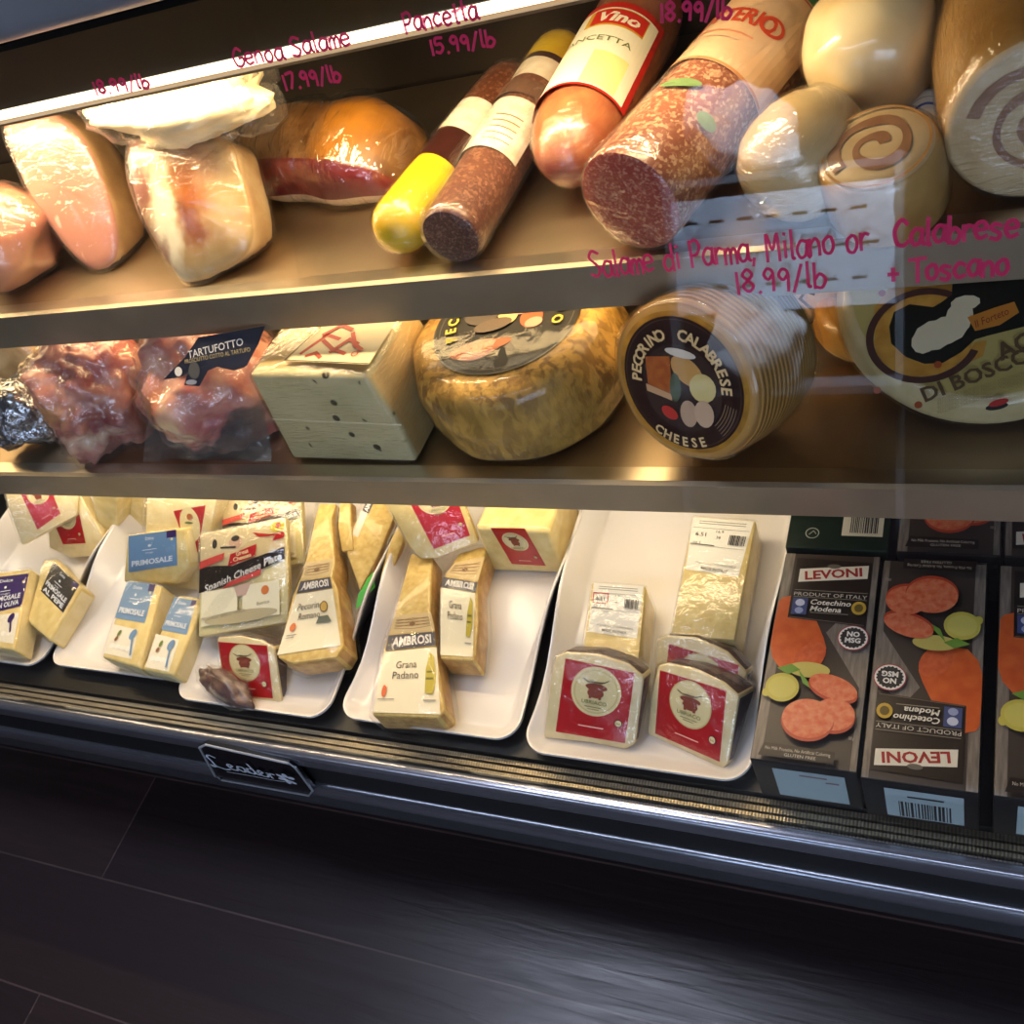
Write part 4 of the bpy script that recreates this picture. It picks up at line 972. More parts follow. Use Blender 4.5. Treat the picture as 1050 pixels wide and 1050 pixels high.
# block cheese
s = Slab(at(300, 471.5, ZL + .001), at(428, 475, ZL + .001), 88)
r = s.thing('cheese_block', 'big pale peppercorn cheese block with a red and white label on top, beside the ham', 'cheese')
def pepper():
    t = NT('peppered_cheese'); c = t.mix(t.ramp(t.noise(18, 4), .35, .65), lin('cfc495'), lin('c0b484'))
    v = t.n('ShaderNodeTexVoronoi', feature='DISTANCE_TO_EDGE'); v1 = t.n('ShaderNodeTexVoronoi'); v1.inputs['Scale'].default_value = 42; t.l(t.coord(), v1.inputs['Vector'])
    f = t.ramp(v1.outputs['Distance'], .24, .18); g = t.ramp(t.noise(30, 1), .46, .5)
    c = t.mix(t.math('MULTIPLY', f, g), c, lin('3a3420')); t.bsdf(c, .45, bump=t.noise(40, 3), bstr=.1, coat=.2); return t.m
PEP = pepper(); PEPT = two('block_top', 'd8bc84', 'c9a86c', 30, rough=.5, bump=.15)
qb = s.uvs([(300, 471.5), (428, 475), (411, 440), (375, 386), (254, 384), (277, 428)])
b_ = s.body(qb, .125, PEP, [PEPT, PEPT, PEPT, PEPT, PEPT, PEPT], root=r, bev=.007, seg=3, name='cheese_body', raw=True)
p = QPrint(s.uvs([(279, 430), (412, 436), (411.5, 434.6), (278.5, 428.6)]), h0=.0006); p.rect(0, 0, 1, 1, flat('e3dab4')); p.build('seam', r)
hb = max(v for u, v in qb); ub0 = s.uv(254, 384)[0]; ub1 = s.uv(375, 386)[0]
p = Print(lambda u, v, h: V((u, hb + .0008 + h, -v)), h0=.002); W_ = ub1 - ub0
p.grid([(ub0 + .045, .018), (ub1 + .004, .008), (ub1 + .006, .085), (ub0 + .07, .09)], flat('e9d9ae')); rd = flat('c23a28')
for a in ([(.06, .03), (.10, .06)], [(.07, .025), (.09, .03)], [(.08, .05), (.12, .035)], [(.10, .03), (.13, .05)], [(.075, .06), (.11, .075)], [(.115, .06), (.14, .04)]): p.line([(ub0 + a[0][0], a[0][1]), (ub0 + (a[0][0] + a[1][0]) / 2, a[1][1]), (ub0 + a[1][0], a[1][1] - .008)], .005, rd)
p.arc(ub0 + .135, .025, .003, .0045, 0, 6.283, rd, 12); p.line([(ub0 + .045, .018), (ub1 + .004, .008)], .0015, INK); p.line([(ub0 + .045, .018), (ub0 + .07, .09)], .0015, INK)
p.build('top_label', r); wrap('film_wrap', b_, r, FILMS, .0018, .0018, 30)
# hams
HAM = patchmat('cured_ham', 'a24a4a', 'dba08a', 26, [(-.03, -.05, .03, .035, .05, .018, 'c98f5c', .5), (.03, -.05, .0, .03, .04, .03, '8e3a3c', .6), (.0, -.05, -.02, .04, .04, .012, 'e0c0a6', .5)], rough=.3, coat=.5, bump=.25, bs=40)
lump('vacuum_ham', 'lumpy pink ham in clear vacuum plastic, at the left of the lower shelf', 'meat', V((-1.10, .708, ZL + .062)), (.072, .078, .085), rotz(10), HAM, .26, 20, ZL + .001, filmm=FILMB, amp=.009, fs=38, seg=(72, 44))
HAM2 = patchmat('truffle_ham', 'c46a62', 'e4ad96', 26, [(-.05, -.06, .03, .045, .06, .028, 'd57a3e', .5), (.035, -.06, .005, .035, .05, .03, 'b0545a', .5), (-.005, -.06, .01, .014, .05, .035, 'e8cfa6', .5)], rough=.3, coat=.5, bump=.2, bs=40)
tv, ov = lump('vacuum_ham', 'large pink ham in a clear bag with navy blue label, beside the cheese block', 'meat', V((-.905, .722, ZL + .060)), (.100, .088, .088), rotz(4), HAM2, .22, 18, ZL + .001, filmm=FILMB, amp=.007, fs=36, seg=(72, 44))
# navy label on its upper front
n_l = V((0.02, -.72, .70)).normalized(); Pl = at(215, 372, ZL + .146)
sl = Slab(Pl, Pl + V((.1, 0, 0)), 44)
Mi = tv.matrix_world if False else (Matrix.Translation(V((-.905, .722, ZL + .060))) @ rotz(4)); Minv = Mi.inverted()
def L3(u, v, h): return Minv @ (sl.P + sl.ex * u + sl.ey * v + sl.ez * (h - .6 * (u * u)))
p = Print(L3, h0=.001); NV = flat('1d2338', .35)
p.poly(sl.uvs([(166, 389), (190, 366), (204, 346), (270, 334), (264, 352), (252, 376), (240, 380), (228, 374), (214, 380), (205, 396), (189, 395), (192, 384), (178, 388)]), NV)
A_ = V((*sl.uv(193, 364), 0)); B_ = V((*sl.uv(249, 350), 0)); d_ = B_ - A_
p.text('TARTUFOTTO', *((A_ + B_) / 2)[:2], .012, flat('cfd0d4'), w=d_.length, rot=math.atan2(d_.y, d_.x), bold=.01)
A_ = V((*sl.uv(190, 371), 0)); B_ = V((*sl.uv(256, 358), 0)); d_ = B_ - A_
p.text('PROSCIUTTO COTTO AL TARTUFO', *((A_ + B_) / 2)[:2], .007, flat('b9a878'), w=d_.length, rot=math.atan2(d_.y, d_.x))
p.ell(*sl.uv(183, 381), .0062, .0055, flat('dcdcdc'), 14); p.ell(*sl.uv(200, 380), .009, .010, flat('4a4c50'), 14); p.ell(*sl.uv(197, 392), .009, .003, flat('8d94a8'), 12)
p.build('navy_label', tv)
# clear sealed bag edge hanging at the front of the big ham
Ms = Matrix.Translation(V((-.905, .722, ZL + .060))) @ rotz(4); Mi_ = Ms.inverted()
edge_b = [aty(x, y, .640) for x, y in ((147, 474), (165, 472), (180, 470), (200, 472), (215, 471), (240, 472), (262, 473), (278, 473))]
edge_m = [aty(x, y, .650 + .01 * math.sin(i * 2.1)) for i, (x, y) in enumerate(((148, 455), (166, 452), (180, 450), (200, 455), (214, 453), (240, 452), (262, 453), (277, 455)))]
edge_t = [aty(x, y, .664) for x, y in ((152, 424), (170, 428), (185, 420), (202, 424), (216, 420), (238, 418), (256, 420), (268, 416))]
b = MB()
for e_ in (edge_b,):
    for v in e_: v.z = max(v.z, ZL + .002)
vs = [Mi_ @ v for v in edge_b + edge_m + edge_t] + [Mi_ @ (v + V((0, .003, .001))) for v in edge_b + edge_m + edge_t]
fs = [(k * 8 + i, k * 8 + i + 1, k * 8 + 9 + i, k * 8 + 8 + i) for k in range(2) for i in range(7)]
b.add(vs, fs + [tuple(24 + a for a in f) for f in fs] + [(i, i + 1, 25 + i, 24 + i) for i in range(7)], film('sealed_edge', 30, base=.07, bs=1.0, haze=.06, rough=.12)); b.build('sealed_edge', tv, angle=180)
# foil bag and stick at the far left
def foilm():
    t = NT('crumpled_foil'); t.bsdf(lin('b8bac0'), .22, .9, bump=t.noise(28, 4, dist=1.2), bstr=1.0, bdist=.012); return t.m
FOIL = foilm()
lump('foil_pack', 'silver crumpled foil pack at the far left of the lower shelf', 'food pack', V((-1.265, .70, ZL + .042)), (.055, .05, .05), rotz(20), FOIL, .35, 20, ZL + .001, part='foil', filmm=None)
lump('smoked_stick', 'orange-brown smoked piece behind the silver foil pack', 'meat', V((-1.20, .76, ZL + .085)), (.05, .022, .022), rotz(10) @ roty(-35), two('smoked_skin', 'b96a3a', '94502a', 30, rough=.35, coat=.4, bump=.2), .15, 12, ZL + .05, filmm=FILMT)
lump('film_bundle', 'clear film-wrapped pale bundle at the far left of the lower shelf, against the ham', 'food pack', V((-1.30, .80, ZL + .075)), (.07, .05, .072), rotz(0), two('pale_bundle', 'd9c49a', 'b89a6a', 20, rough=.5), .25, 12, ZL + .001, filmm=FILMC)

# ================================================================== UPPER SHELF
def sausage(name, label, A, B, R, prof, group=None, oval=1.0, nz=.02, film_=FILMS, cat='salami', part='casing', amp=.0015, up=(0, 0, 1), N=40):
    """prof: list of (fraction along A..B, radius factor, material)"""
    d = B - A; L = d.length; M = frame(A, d, ey=V(up)); t = thing(name, label, cat, M, group); b = MB(); R_ = []; ml = []
    for i, (q, k, m) in enumerate(prof):
        ring = []
        for j in range(N):
            a = 2 * math.pi * j / N
            w = 1 + nz * noise.noise(V((math.cos(a) * 1.5, math.sin(a) * 1.5, q * 6)) + A * 13)
            ring.append((max(R * k * w, .0004) * math.cos(a), max(R * k * w, .0004) * math.sin(a) * oval, q * L))
        R_.append(ring); ml.append(m)
    b.rings(R_, ml[:-1]); o = b.build(part, t, angle=50)
    if film_: wrap('film_wrap', o, t, film_, .0015, amp, 30, 0)
    return t, L, M, o
def cylprint(R, oval=1.0, a0=90):     # u: arc metres from the top, v along the axis
    return Print(lambda u, v, h: V(((R + h) * math.cos(math.radians(a0) + u / R), (R + h) * math.sin(math.radians(a0) + u / R) * oval, v)), h0=.0022)
def cap(n0, n1, r0=1.0, dome=.12, m=None, steps=6):   # rounded start cap profile
    return [(n0 + (n1 - n0) * (1 - math.cos(a)), r0 * math.sin(a), m) for a in (math.radians(90 * i / steps) for i in range(steps + 1))]
def ecap(n0, n1, m, steps=6, r0=1.0):
    return [(n0 + (n1 - n0) * math.sin(a), r0 * math.cos(a), m) for a in (math.radians(90 * i / steps) for i in range(1, steps + 1))]
def marb(name, a, b, c, sc=110):
    t = NT(name); co = t.coord(); v = t.n('ShaderNodeTexVoronoi'); v.inputs['Scale'].default_value = sc
    mp = t.n('ShaderNodeMapping'); mp.inputs['Scale'].default_value = (1, 1.3, 1); t.l(co, mp.inputs[0]); t.l(mp.outputs[0], v.inputs['Vector'])
    f = t.ramp(v.outputs['Color'], .62, .78); n = t.ramp(t.noise(sc * .8, 5, dist=1), .56, .68)
    base = t.mix(t.ramp(t.noise(30, 4), .3, .7), lin(a), lin(b)); c_ = t.mix(t.math('MULTIPLY', t.math('MAXIMUM', f, n), .75), base, lin(c))
    t.bsdf(c_, .38, bump=t.noise(150, 3), bstr=.2, coat=.25); return t.m
SALCUT = marb('salami_cut_face', '93281f', 'a23a2c', 'd09078', 380)
SALSIDE = marb('salami_side', '9a5a3c', '7e4430', 'd8ae86', 300)
# big cut salami
A = at(645, 208, ZU + .051); B = at(797, 30, ZU + .051); R = .049
prof = [(0, .02, SALCUT), (0, .5, SALCUT), (0, .93, SALCUT), (.006, .985, SALSIDE), (.03, 1, SALSIDE), (.15, 1, SALSIDE), (.3, 1.0, SALSIDE), (.45, 1.0, SALSIDE), (.6, 1, SALSIDE), (.75, 1, SALSIDE), (.9, 1, SALSIDE)] + ecap(.9, 1.06, SALSIDE)
t, L, M, o = sausage('cut_salami', 'thick salami log with a marbled red cut end facing out, film-wrapped, on the upper shelf', A, B, R, prof, 'salami logs on the upper shelf', film_=FILMC, nz=.03)
lab = cylprint(R); PE = two('paper_casing_label', 'e6c6a0', 'dcb48c', 20, rough=.45)
ang = math.radians(125) * R
lab.rect(-ang * .75, L * .50, ang * .75, L * .97, PE, 24, 4); lab.rect(-ang * .75, L * .97, ang * .75, L * 1.0, flat('3f8a4e'), 24, 1); lab.rect(-ang * .75, L * .955, ang * .75, L * .962, flat('b4453a'), 24, 1); lab.rect(-ang * .7, L * .5, ang * .7, L * .512, flat('c98a5a'), 24, 1)
rd = flat('c2452c')
lab.text('CITTERIO', 0.0, L * .76, .030, rd, w=.080, rot=math.pi * 0, bold=.03, ex=(1, 0), ey=(0, 1)); lab.arc(.036, L * .76, .009, .0125, 0, 6.28, rd, 18)
lab.rect(-.035, L * .66, .03, L * .668, flat('d08a6a'), 6, 1); lab.rect(-.03, L * .625, .02, L * .63, flat('b59a86'), 6, 1)
lab.ell(.006, L * .36, .018, .006, flat('66804f'), 16, rot=.3); lab.ell(.045, L * .27, .010, .008, flat('7a8f56'), 16)
ob = lab.build('paper_label', t)
b = MB(); b.rings([[(R * .99 * k * math.cos(2 * math.pi * j / 40), R * .99 * k * math.sin(2 * math.pi * j / 40), L * (.998 + .065 * math.sqrt(max(0, 1 - k * k)) + .001)) for j in range(40)] for k in (1.0, .9, .7, .4, .05)], flat('3f8a4e')); b.build('green_end_cap', t, angle=180)
# pancetta log with the white and green label
A = at(575, 172, ZU + .048); B = at(662, 5, ZU + .048); R = .046
COPPA = patchmat('pancetta_skin', 'a35a3c', 'bd7a4e', 35, [(0, -.01, 0, .022, .022, .02, '8a3a34', .5)], rough=.3, bump=.2, coat=.5)
ORG = flat('c9502a', .4)
prof = cap(-.02, .22, 1, m=COPPA) + [(.4, 1, COPPA), (.6, 1, COPPA), (.8, 1, COPPA), (.9, 1, ORG)] + ecap(.92, 1.08, ORG)
t, L, M, o = sausage('pancetta_log', 'rounded brown pancetta log with a white and lime label edged in red', A, B, R, prof, 'salami logs on the upper shelf', nz=.03)
lab = cylprint(R * 1.02); a2 = math.radians(72) * R
lab.rect(-a2 * 1.12, L * .20, a2 * 1.12, L * .70, flat('c8281e', .4), 24, 6); lab.rect(-a2, L * .21, a2, L * .665, flat('f4f0d8', .4), 24, 6)
lab.rect(.010, L * .215, .046, L * .40, flat('e4e79a', .4), 8, 4)
lab.grid([(-.016, L * .55), (.046, L * .55), (.046, L * .655), (-.016, L * .655)], flat('d8a53a'), 10, 2); lab.grid([(-.010, L * .56), (.045, L * .56), (.045, L * .65), (-.010, L * .65)], flat('cf2f22'), 10, 2)
lab.text('Vino', .017, L * .605, .024, flat('f6efd8'), w=.044, bold=.04, shear=.2)
lab.text('PANCETTA', .004, L * .47, .013, flat('6b7a4a'), w=.074)
lab.build('printed_label', t)
# twin dark salami sticks with yellow ends
DKS = marb('dark_salami', '5e3222', '6e4029', '94664a', 300); YEL = two('yellow_netting', 'e2c11f', 'd6ae1a', 60, rough=.4, bump=.3); DKB = flat('3a1a14', .35)
WL = two('white_stick_label', 'f3ead6', 'e4d2b4', 60, rough=.4)
A = at(397, 248, ZU + .030); B = at(530, 78, ZU + .034); R = .030
prof = cap(0, .10, 1, m=YEL) + [(.30, 1, YEL), (.36, .97, DKB), (.5, 1, DKB), (.52, 1, WL), (.70, 1, DKS), (.85, 1, DKS)] + ecap(.88, 1.03, DKS)
t, L, M, o = sausage('salami_stick', 'dark salami stick with a yellow near end, the left one of the pair', A, B, R, prof, 'salami logs on the upper shelf')
A = at(462, 243, ZU + .031); B = at(578, 52, ZU + .034)
CUT2 = marb('dark_cut_face', '5a2c20', '45201a', '8f6650', 480)
prof = [(0, .02, CUT2), (0, .5, CUT2), (0, .92, CUT2), (.008, .98, DKS), (.03, 1, DKS), (.18, 1, DKS), (.22, 1, DKS), (.35, 1, DKS), (.55, 1, DKS), (.68, 1, DKS), (.70, 1.01, WL), (.80, 1.01, DKB), (.83, 1.01, YEL), (.93, 1, YEL)] + ecap(.93, 1.05, YEL)
t, L, M, o = sausage('salami_stick', 'dark salami stick with cut near end and yellow far end, right of the pair', A, B, .0315, prof, 'salami logs on the upper shelf', film_=FILMC, amp=.003)
lab = cylprint(.0315); lab.rect(-.036, L * .30, .044, L * .56, WL, 14, 4)
for k in range(5): lab.rect(.0, L * (.34 + .03 * k), .028, L * (.345 + .03 * k), flat('9a7a58'), 4, 1)
lab.rect(-.03, L * .58, .04, L * .655, flat('6b4a36'), 10, 2); lab.build('paper_label', t)
# wrapped ham slab (red side, tan crust)
SPK = two('tan_crust', '9a6a2e', '6d451e', 20, rough=.4, bump=.3, coat=.4)
def hamslab():
    P0 = at(300, 209, ZU + .001); P1 = at(415, 203, ZU + .001)
    c = V((-.735, .925, ZU)); M = Matrix.Translation(c) @ rotz(-14)
    t = thing('cured_ham_slab', 'film-wrapped slab of cured ham, red cut side below a tan crust, on the upper shelf', 'meat', M); b = MB(); R_ = []; n = 28
    sec = [(-.058, .0, 'c'), (-.066, .010, 'c'), (-.068, .016, 'm'), (-.068, .040, 'm'), (-.064, .056, 'm'), (-.058, .060, 't'), (-.034, .080, 't'), (.0, .089, 't'), (.035, .077, 't'), (.055, .04, 't'), (.05, .0, 'c')]
    CRM = flat('d9bd94', .4); MEAT = patchmat('dried_ham_meat', '6b2022', '863430', 30, [(.07, -.06, .03, .03, .05, .03, '5e2426', .6)], rough=.3, coat=.5)
    mm = {'c': CRM, 'm': MEAT, 't': patchmat('ham_crust', '9a6f40', '6b4422', 30, [(.085, .0, .06, .035, .07, .03, 'b87518', .5), (-.06, -.02, .07, .05, .06, .02, 'b08a5c', .6)], rough=.35, bump=.4, bs=50)}
    X = 25
    for i in range(X + 1):
        q = -1 + 2 * i / X; w = (1 - abs(q) ** 4.5) ** .5 if abs(q) < 1 else .02; w = max(w, .05)
        if q < 0: w *= .72 + .28 * (1 + q) ** .6
        ring = []
        for y, z, _ in sec:
            k = 1 + .10 * noise.noise(V((q * 2.4, y * 25, z * 25)))
            ring.append((q * .140, y * (.55 + .45 * w) * k, z * (.25 + .75 * w) * (k if z > .02 else 1)))
        R_.append(ring)
    n = len(sec); vs = [p for r in R_ for p in r]; fs = []; ml = []
    for i in range(X):
        for j in range(n): fs.append((i * n + j, i * n + (j + 1) % n, (i + 1) * n + (j + 1) % n, (i + 1) * n + j)); ml.append(mm[sec[j][2]])
    fs += [tuple(range(n))[::-1], tuple(range(X * n, X * n + n))]; ml += [mm['m'], mm['t']]
    b.add(vs, fs, ml); o = b.build('ham_body', t, angle=70)
    wrap('plastic_wrap', o, t, film('streaked_film', 45, (1.6, .5, .7), base=.09, bs=1.0, rough=.09, bd=.008), .002, .006, 34, 1)
hamslab()
# mortadella half: flat pink oval face
def domed(name, label, cat, P0, n, outline, t, facem, sidem, dome=.006, shrink=.9, shift=(0, 0), filmm=FILMC, N=56, part='meat', round_=.25, group=None):
    n = V(n).normalized(); ex = V((0, 0, 1)).cross(n).normalized(); M = frame(P0, n, ex=ex)
    ey = n.cross(ex)
    P = []
    for x, y in outline:
        d = atp(x, y, P0, n) - P0; P.append((d.dot(ex), d.dot(ey)))
    # smooth closed outline
    m = len(P); Q = []
    for i in range(m):
        p0, p1, p2, p3 = [V((*P[(i + k) % m], 0)) for k in (-1, 0, 1, 2)]
        for k in range(6):
            s_ = k / 6; Q.append(.5 * ((2 * p1) + (p2 - p0) * s_ + (2 * p0 - 5 * p1 + 4 * p2 - p3) * s_ ** 2 + (3 * p1 - p0 - 3 * p2 + p3) * s_ ** 3))
    c = sum(Q, V()) / len(Q); b = MB(); R_ = []; ml = []
    steps = [(.02, dome), (.3, dome * .95), (.6, dome * .75), (.85, dome * .35), (.95, .0)]
    for s_, z in steps: R_.append([c + (q - c) * s_ + V((0, 0, z + .002 * noise.noise(q * 30 + V((s_ * 3, 0, 0))))) for q in Q]); ml.append(facem)
    for k in range(9):
        q_ = k / 8; a = q_ * math.pi / 2
        R_.append([c + (q - c) * (1 - (1 - shrink) * q_ - (.0 if k < 6 else (k - 5) * .08)) + V((shift[0] * q_, shift[1] * q_, -.004 - t * q_)) * 1 + V((0, 0, 0)) for q in Q]); ml.append(sidem)
    R_.append([c + V((shift[0], shift[1], -.004 - t * 1.02)) + (q - c) * .02 for q in Q]); ml.append(sidem)
    b.rings(R_, ml[:-1])
    root = thing(name, label, cat, M, group); Minv = M.inverted()
    for i, v in enumerate(b.v):        # rest on the shelf
        w_ = M @ v
        if w_.z < ZU + .0015: w_.z = ZU + .0015; b.v[i] = Minv @ w_
    o = b.build(part, root, angle=180)
    if filmm: wrap('plastic_wrap', o, root, filmm, .002, .003, 26, 0)
    return root, o, M
MORT = patchmat('pale_pink_cut', 'd39c88', 'cf9583', 20, [], rough=.35, coat=.5, bump=.05)
def mortm():
    t = NT('pink_cut_face'); c = t.mix(t.ramp(t.noise(14, 3), .35, .65), lin('be826c'), lin('b57762'))
    s_ = t.ramp(t.noise(38, 2, stretch=(1.6, .7, 1)), .66, .70); c = t.mix(t.math('MULTIPLY', s_, .6), c, lin('eccfb4')); t.bsdf(c, .35, bump=t.noise(40, 2), bstr=.1, coat=.5); return t.m
TANW = two('tan_wrapped', 'c7a06a', 'a87c46', 22, rough=.4, bump=.25, coat=.4)
domed('mortadella_half', 'halved pink deli ham with flat oval cut face, second from left on the upper shelf', 'meat', at(100, 277, ZU + .003), (.10, -.80, .55),
      [(102, 277), (84, 271), (58, 243), (28, 195), (8, 150), (2, 122), (18, 114), (50, 115), (82, 140), (104, 185), (118, 232), (117, 264)], .075, mortm(), TANW, shrink=.98, dome=.003)
lump('wrapped_meat_piece', 'brown-pink meat piece in tight film at the far left edge of the upper shelf', 'meat', V((-1.165, .795, ZU + .055)), (.075, .065, .065), rotz(15), two('far_left_meat', 'c08a68', 'a8684e', 16, rough=.4, bump=.2, coat=.4), .2, 10, ZU + .001, filmm=FILMC)
SPECKM = patchmat('speck_face', 'c8aa74', 'b08a54', 18, [(-.042, .125, 0, .030, .055, .06, '84503f', .5), (.040, .125, 0, .028, .05, .06, 'c08a5c', .5), (-.006, .07, 0, .018, .06, .06, 'eee2c2', .5), (.032, .085, 0, .017, .045, .06, 'a45a0c', .5), (.030, .06, 0, .012, .02, .06, '8a4a10', .5), (-.030, .03, 0, .016, .03, .06, 'a07a68', .5)], rough=.35, coat=.5, bump=.15)
domed('speck_piece', 'pear-shaped fat-edged ham piece pointing down at the shelf edge, under the bright lamp', 'meat', at(192, 290, ZU + .003), (.08, -.78, .62),
      [(192, 291), (172, 272), (146, 226), (132, 184), (130, 150), (148, 138), (190, 136), (232, 145), (246, 180), (257, 228), (252, 258), (222, 280)], .07, SPECKM, two('speck_side', 'd9bd8c', 'c6a06c', 20, rough=.4, coat=.4), shrink=.9, dome=.012)
lump('wrapped_cheese_bundle', 'pale bundle in crumpled clear wrap, lying high on two ham pieces under the lamp strip', 'food pack', at(188, 108, .975), (.118, .05, .036), rotz(-6), two('pale_wrapped', 'f0e2bd', 'e6cf9c', 14, rough=.4, bump=.3, bs=25), .3, 18, None, filmm=FILMC, amp=.016, fs=22, part='cheese', cut=1)
# provolone group on the right
PROV = two('provolone_skin', 'ead7a8', 'dcc089', 14, rough=.35, bump=.08, coat=.4)
PROV2 = patchmat('smoked_provolone', 'd9c090', 'c9a870', 16, [(.0, -.04, -.035, .07, .05, .03, '9a7a34', .7)], rough=.35, coat=.5, bump=.1)
lump('provolone', 'smooth pale bulb of cheese behind the pear-shaped film-wrapped one', 'cheese', V((-.107, .865, ZU + .075)), (.056, .058, .056), rotz(0), PROV, .06, 8, ZU + .001, part='cheese', filmm=FILMT, amp=.001, e=.9)
A = at(797, 166, ZU + .035); B = at(905, 75, ZU + .05); R = .047
prof = [(-.03, .05, PROV2), (-.015, .12, PROV2), (.0, .35, PROV2), (.05, .62, PROV2), (.12, .8, PROV2), (.25, .96, PROV2), (.4, 1.0, PROV2), (.55, .96, PROV2), (.7, .84, PROV2), (.85, .62, PROV2), (.95, .3, PROV2), (1, .02, PROV2)]
A = V((-.178, .715, ZU + .038)); B = V((-.125, .812, ZU + .060))
t, L, M, o = sausage('wrapped_provolone', 'pear-shaped provolone in gathered film, its twisted end pointing to the salami', A, B, .049, prof, film_=FILMS, cat='cheese', part='cheese', nz=.03)
b = MB(); b.rings([[(r_ * math.cos(2 * math.pi * j / 16) * (1 + .25 * (j % 2)), r_ * math.sin(2 * math.pi * j / 16) * (1 + .25 * (j % 2)), z) for j in range(16)] for z, r_ in ((-.002, .006), (-.008, .004), (-.014, .009))], FILMC); b.build('twisted_end', t)
prof = cap(0, .15, 1, m=PROV) + [(.6, 1, PROV)] + ecap(.85, 1.0, PROV)
A = V((-.085, .985, ZU + .055)); B = V((-.03, 1.09, ZU + .06))
sausage('cheese_log', 'pale cheese log lying at the very back behind the smooth bulb', V((-.075, .965, ZU + .058)), V((-.06, 1.10, ZU + .058)), .054, [(0, .02, PROV), (0, .6, PROV), (0, .9, PROV), (.06, 1, PROV), (.5, 1, PROV), (.95, 1, PROV), (1, .6, PROV), (1, .02, PROV)], film_=FILMT, cat='cheese', part='cheese')
# rolled pancetta: short roll with a spiral top
def spiral(p, R, m, turns, w, r0=.004, ry=1.0, ph=0):
    n = int(turns * 26); vs = []; fs = []
    for i in range(n + 1):
        a = ph + turns * 2 * math.pi * i / n; r_ = (r0 + (R - r0) * i / n) * (1 + .13 * noise.noise(V((math.cos(a) * .8, math.sin(a) * .8, R * 90)))); wv = w * (.7 + .5 * noise.noise(V((a * .7, 0, R * 50))))
        for k in (-.5, .5): vs.append(((r_ + k * wv) * math.cos(a), (r_ + k * wv) * math.sin(a) * ry))
        if i < n: fs.append((2 * i, 2 * i + 1, 2 * i + 3, 2 * i + 2))
    p.raw(vs, fs, m)
FATM = two('rolled_fat', 'd6bd92', 'c6a878', 30, rough=.4, bump=.1, coat=.4); MEATR = two('rolled_meat', 'a37a58', '8e6446', 50, rough=.4)
SKN = two('rolled_skin', 'c59a58', 'a97c3e', 24, rough=.4, bump=.15, coat=.4)
top = at(902, 170, ZU + .066); bt = V((top.x + .004, top.y + .010, ZU + .001)); ax = V((-.05, -.12, 1)).normalized()
A = V((-.087, .737, ZU + .0015)); B = A + V((-.005, -.016, .068)); R = .048
t, L, M, o = sausage('rolled_pancetta', 'short pancetta roll standing on end, brown spiral on its pale top, at the shelf front', A, B, R, [(.05, .02, SKN), (.05, .7, SKN), (.06, .93, SKN), (.15, .98, SKN), (.5, 1.0, SKN), (.85, .99, SKN), (.97, .95, SKN), (1.0, .90, FATM), (1.015, .5, FATM), (1.02, .02, FATM)], film_=FILMT, cat='meat', part='meat', oval=.95)
p = Print(lambda u, v, h: V((u, v, L * 1.018 + h)), h0=.0006); spiral(p, R * .66, MEATR, 1.55, .0115, .007, ph=.6); p.arc(0, 0, R * .80, R * .845, 0, 6.28, two('outer_ring', 'b98c50', 'a5763c', 30), 40); p.build('spiral_cut', t)
# big roll at the right edge
A = V((.020, .728, ZU + .068)); B = V((-.005, .93, ZU + .070)); R = .066
t, L, M, o = sausage('large_meat_roll', 'large brown film-wrapped meat roll at the right edge, pale spiral cut end facing out', A, B, R, [(0, .02, FATM), (0, .6, FATM), (0, .9, FATM), (.02, .97, SKN), (.1, 1, SKN), (.3, 1.0, SKN), (.6, 1, SKN), (.9, .95, SKN), (1, .6, SKN), (1.02, .02, SKN)], film_=FILMS, cat='meat', part='meat')
p = Print(lambda u, v, h: V((-u, v, -h)), h0=.0008); spiral(p, R * .74, MEATR, 2.1, .013, .008, ph=2.2); p.build('spiral_cut', t)
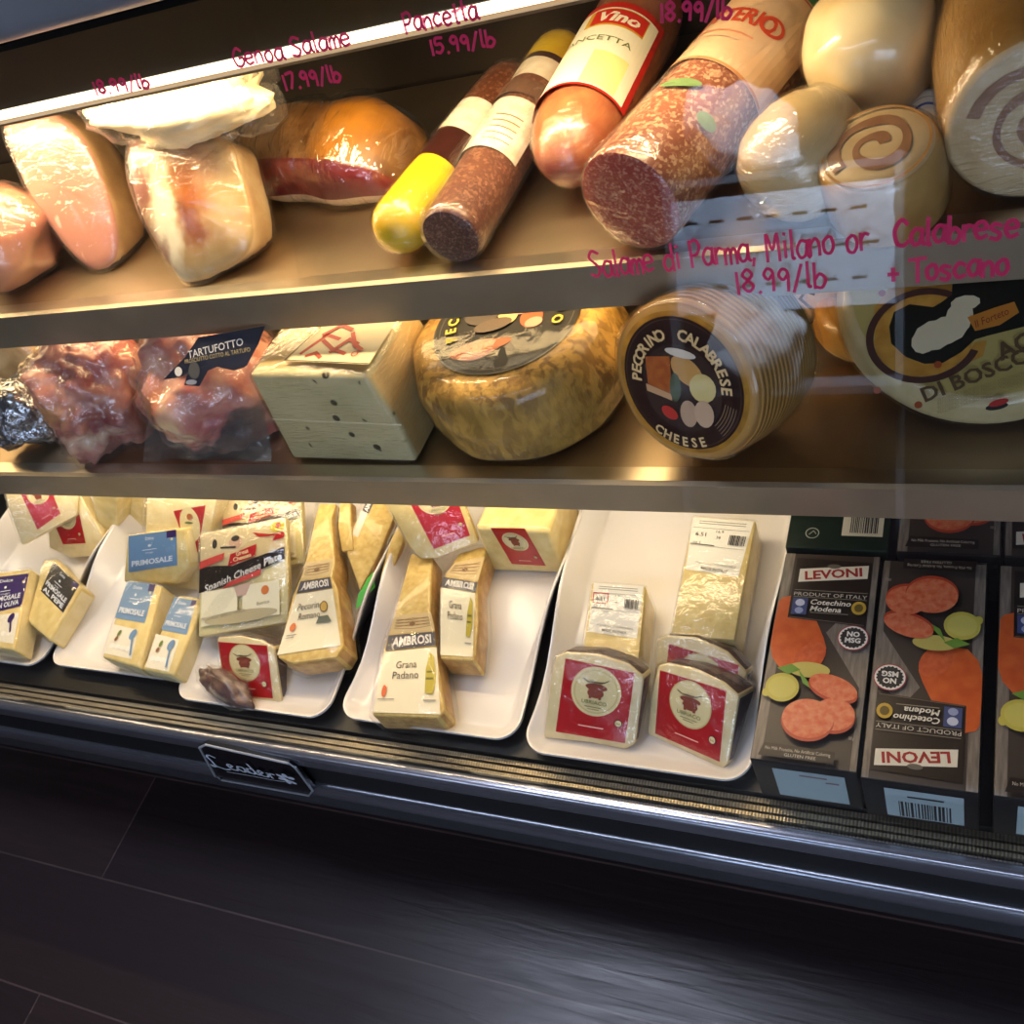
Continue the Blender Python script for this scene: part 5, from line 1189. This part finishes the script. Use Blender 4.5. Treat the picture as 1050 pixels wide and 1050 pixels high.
# small lidded jar
jx = at(942, 118, ZU + .04); M = frame(V((-.062, .822, ZU + .025)), V((-.25, -.75, .55)), ex=V((1, 0, 0)))
t = thing('small_jar', 'small round tub with a blue-ringed lid tucked behind the standing roll', 'jar', M)
MB().rings([[(r_ * math.cos(2 * math.pi * j / 32), r_ * math.sin(2 * math.pi * j / 32), z) for j in range(32)] for r_, z in ((.001, -.028), (.02, -.028), (.022, -.02), (.023, 0))], flat('b9b2a4')).build('tub', t, angle=60)
MB().rings([[(r_ * math.cos(2 * math.pi * j / 32), r_ * math.sin(2 * math.pi * j / 32), z) for j in range(32)] for r_, z in ((.023, -.004), (.0245, 0), (.0245, .003), (.022, .005), (.001, .0045))], flat('d9d2c0', .35)).build('lid', t, angle=60)
p = Print(lambda u, v, h: V((u, v, .005 + h))); p.arc(0, 0, .0125, .0145, 0, 6.28, flat('3f4c8a'), 30); p.ell(0, 0, .0095, .0095, flat('e6dcc0'), 20); p.arc(0, 0, .0185, .019, 0, 6.28, flat('8a8476'), 30); p.build('lid_print', t)

# ================================================================== ACROSS THE AISLE (seen in the glass)
t = thing('aisle_rack', 'pale slotted metal rack across the aisle, mirrored in the glass front', 'rack', Matrix.Translation((-.4, -1.6, 0)))
RK = flat('c8d4e6', .5); b = MB(); b.box((-.45, -.04, .62), (.14, -.02, .935), RK); b.build('slotted_panel', t, smooth=False)
b = MB()
for j in range(3):
    for i in range(7): x = -.42 + .075 * i + .03 * (j % 2); b.box((x, -.021, .69 + .09 * j), (x + .04, -.019, .697 + .09 * j), BLACK)
b.build('slot', t, smooth=False)
for x in (-.47, .14): MB().box((x, -.06, 0), (x + .02, 0, 1.0), flat('777b82', .4)).build('upright', t, smooth=False)
for z, y0, y1 in ((.40, -.06, .08), (.97, -.22, -.02)): MB().box((-.47, y0, z), (.16, y1, z + .02), flat('6a6e76', .4)).build('rack_shelf', t, smooth=False)
WB = two('white_paper', 'f2f4f8', 'dfe4ee', 12, rough=.6, bump=.5, bs=20)
lump('paper_bag', 'crumpled white bag added on top of the aisle rack as a bright reflection', 'bag', V((-.66, -1.70, 1.10)), (.16, .07, .11), roty(28), WB, .35, 12, .991, part='bag', filmm=None)  # added stand-in for a bright shape mirrored in the glass
lump('paper_bag', 'crumpled white bag on the lower shelf of the rack across the aisle', 'bag', V((-.62, -1.56, .53)), (.12, .07, .13), roty(10), WB, .35, 12, .421, part='bag', filmm=None)
area('added_rack_fill', (-.35, -.9, 2.2), (math.radians(-30), 0, 0), .8, .25, (.72, .84, 1), 27, 50)  # added lamp without a fixture, lights the rack so its reflection shows
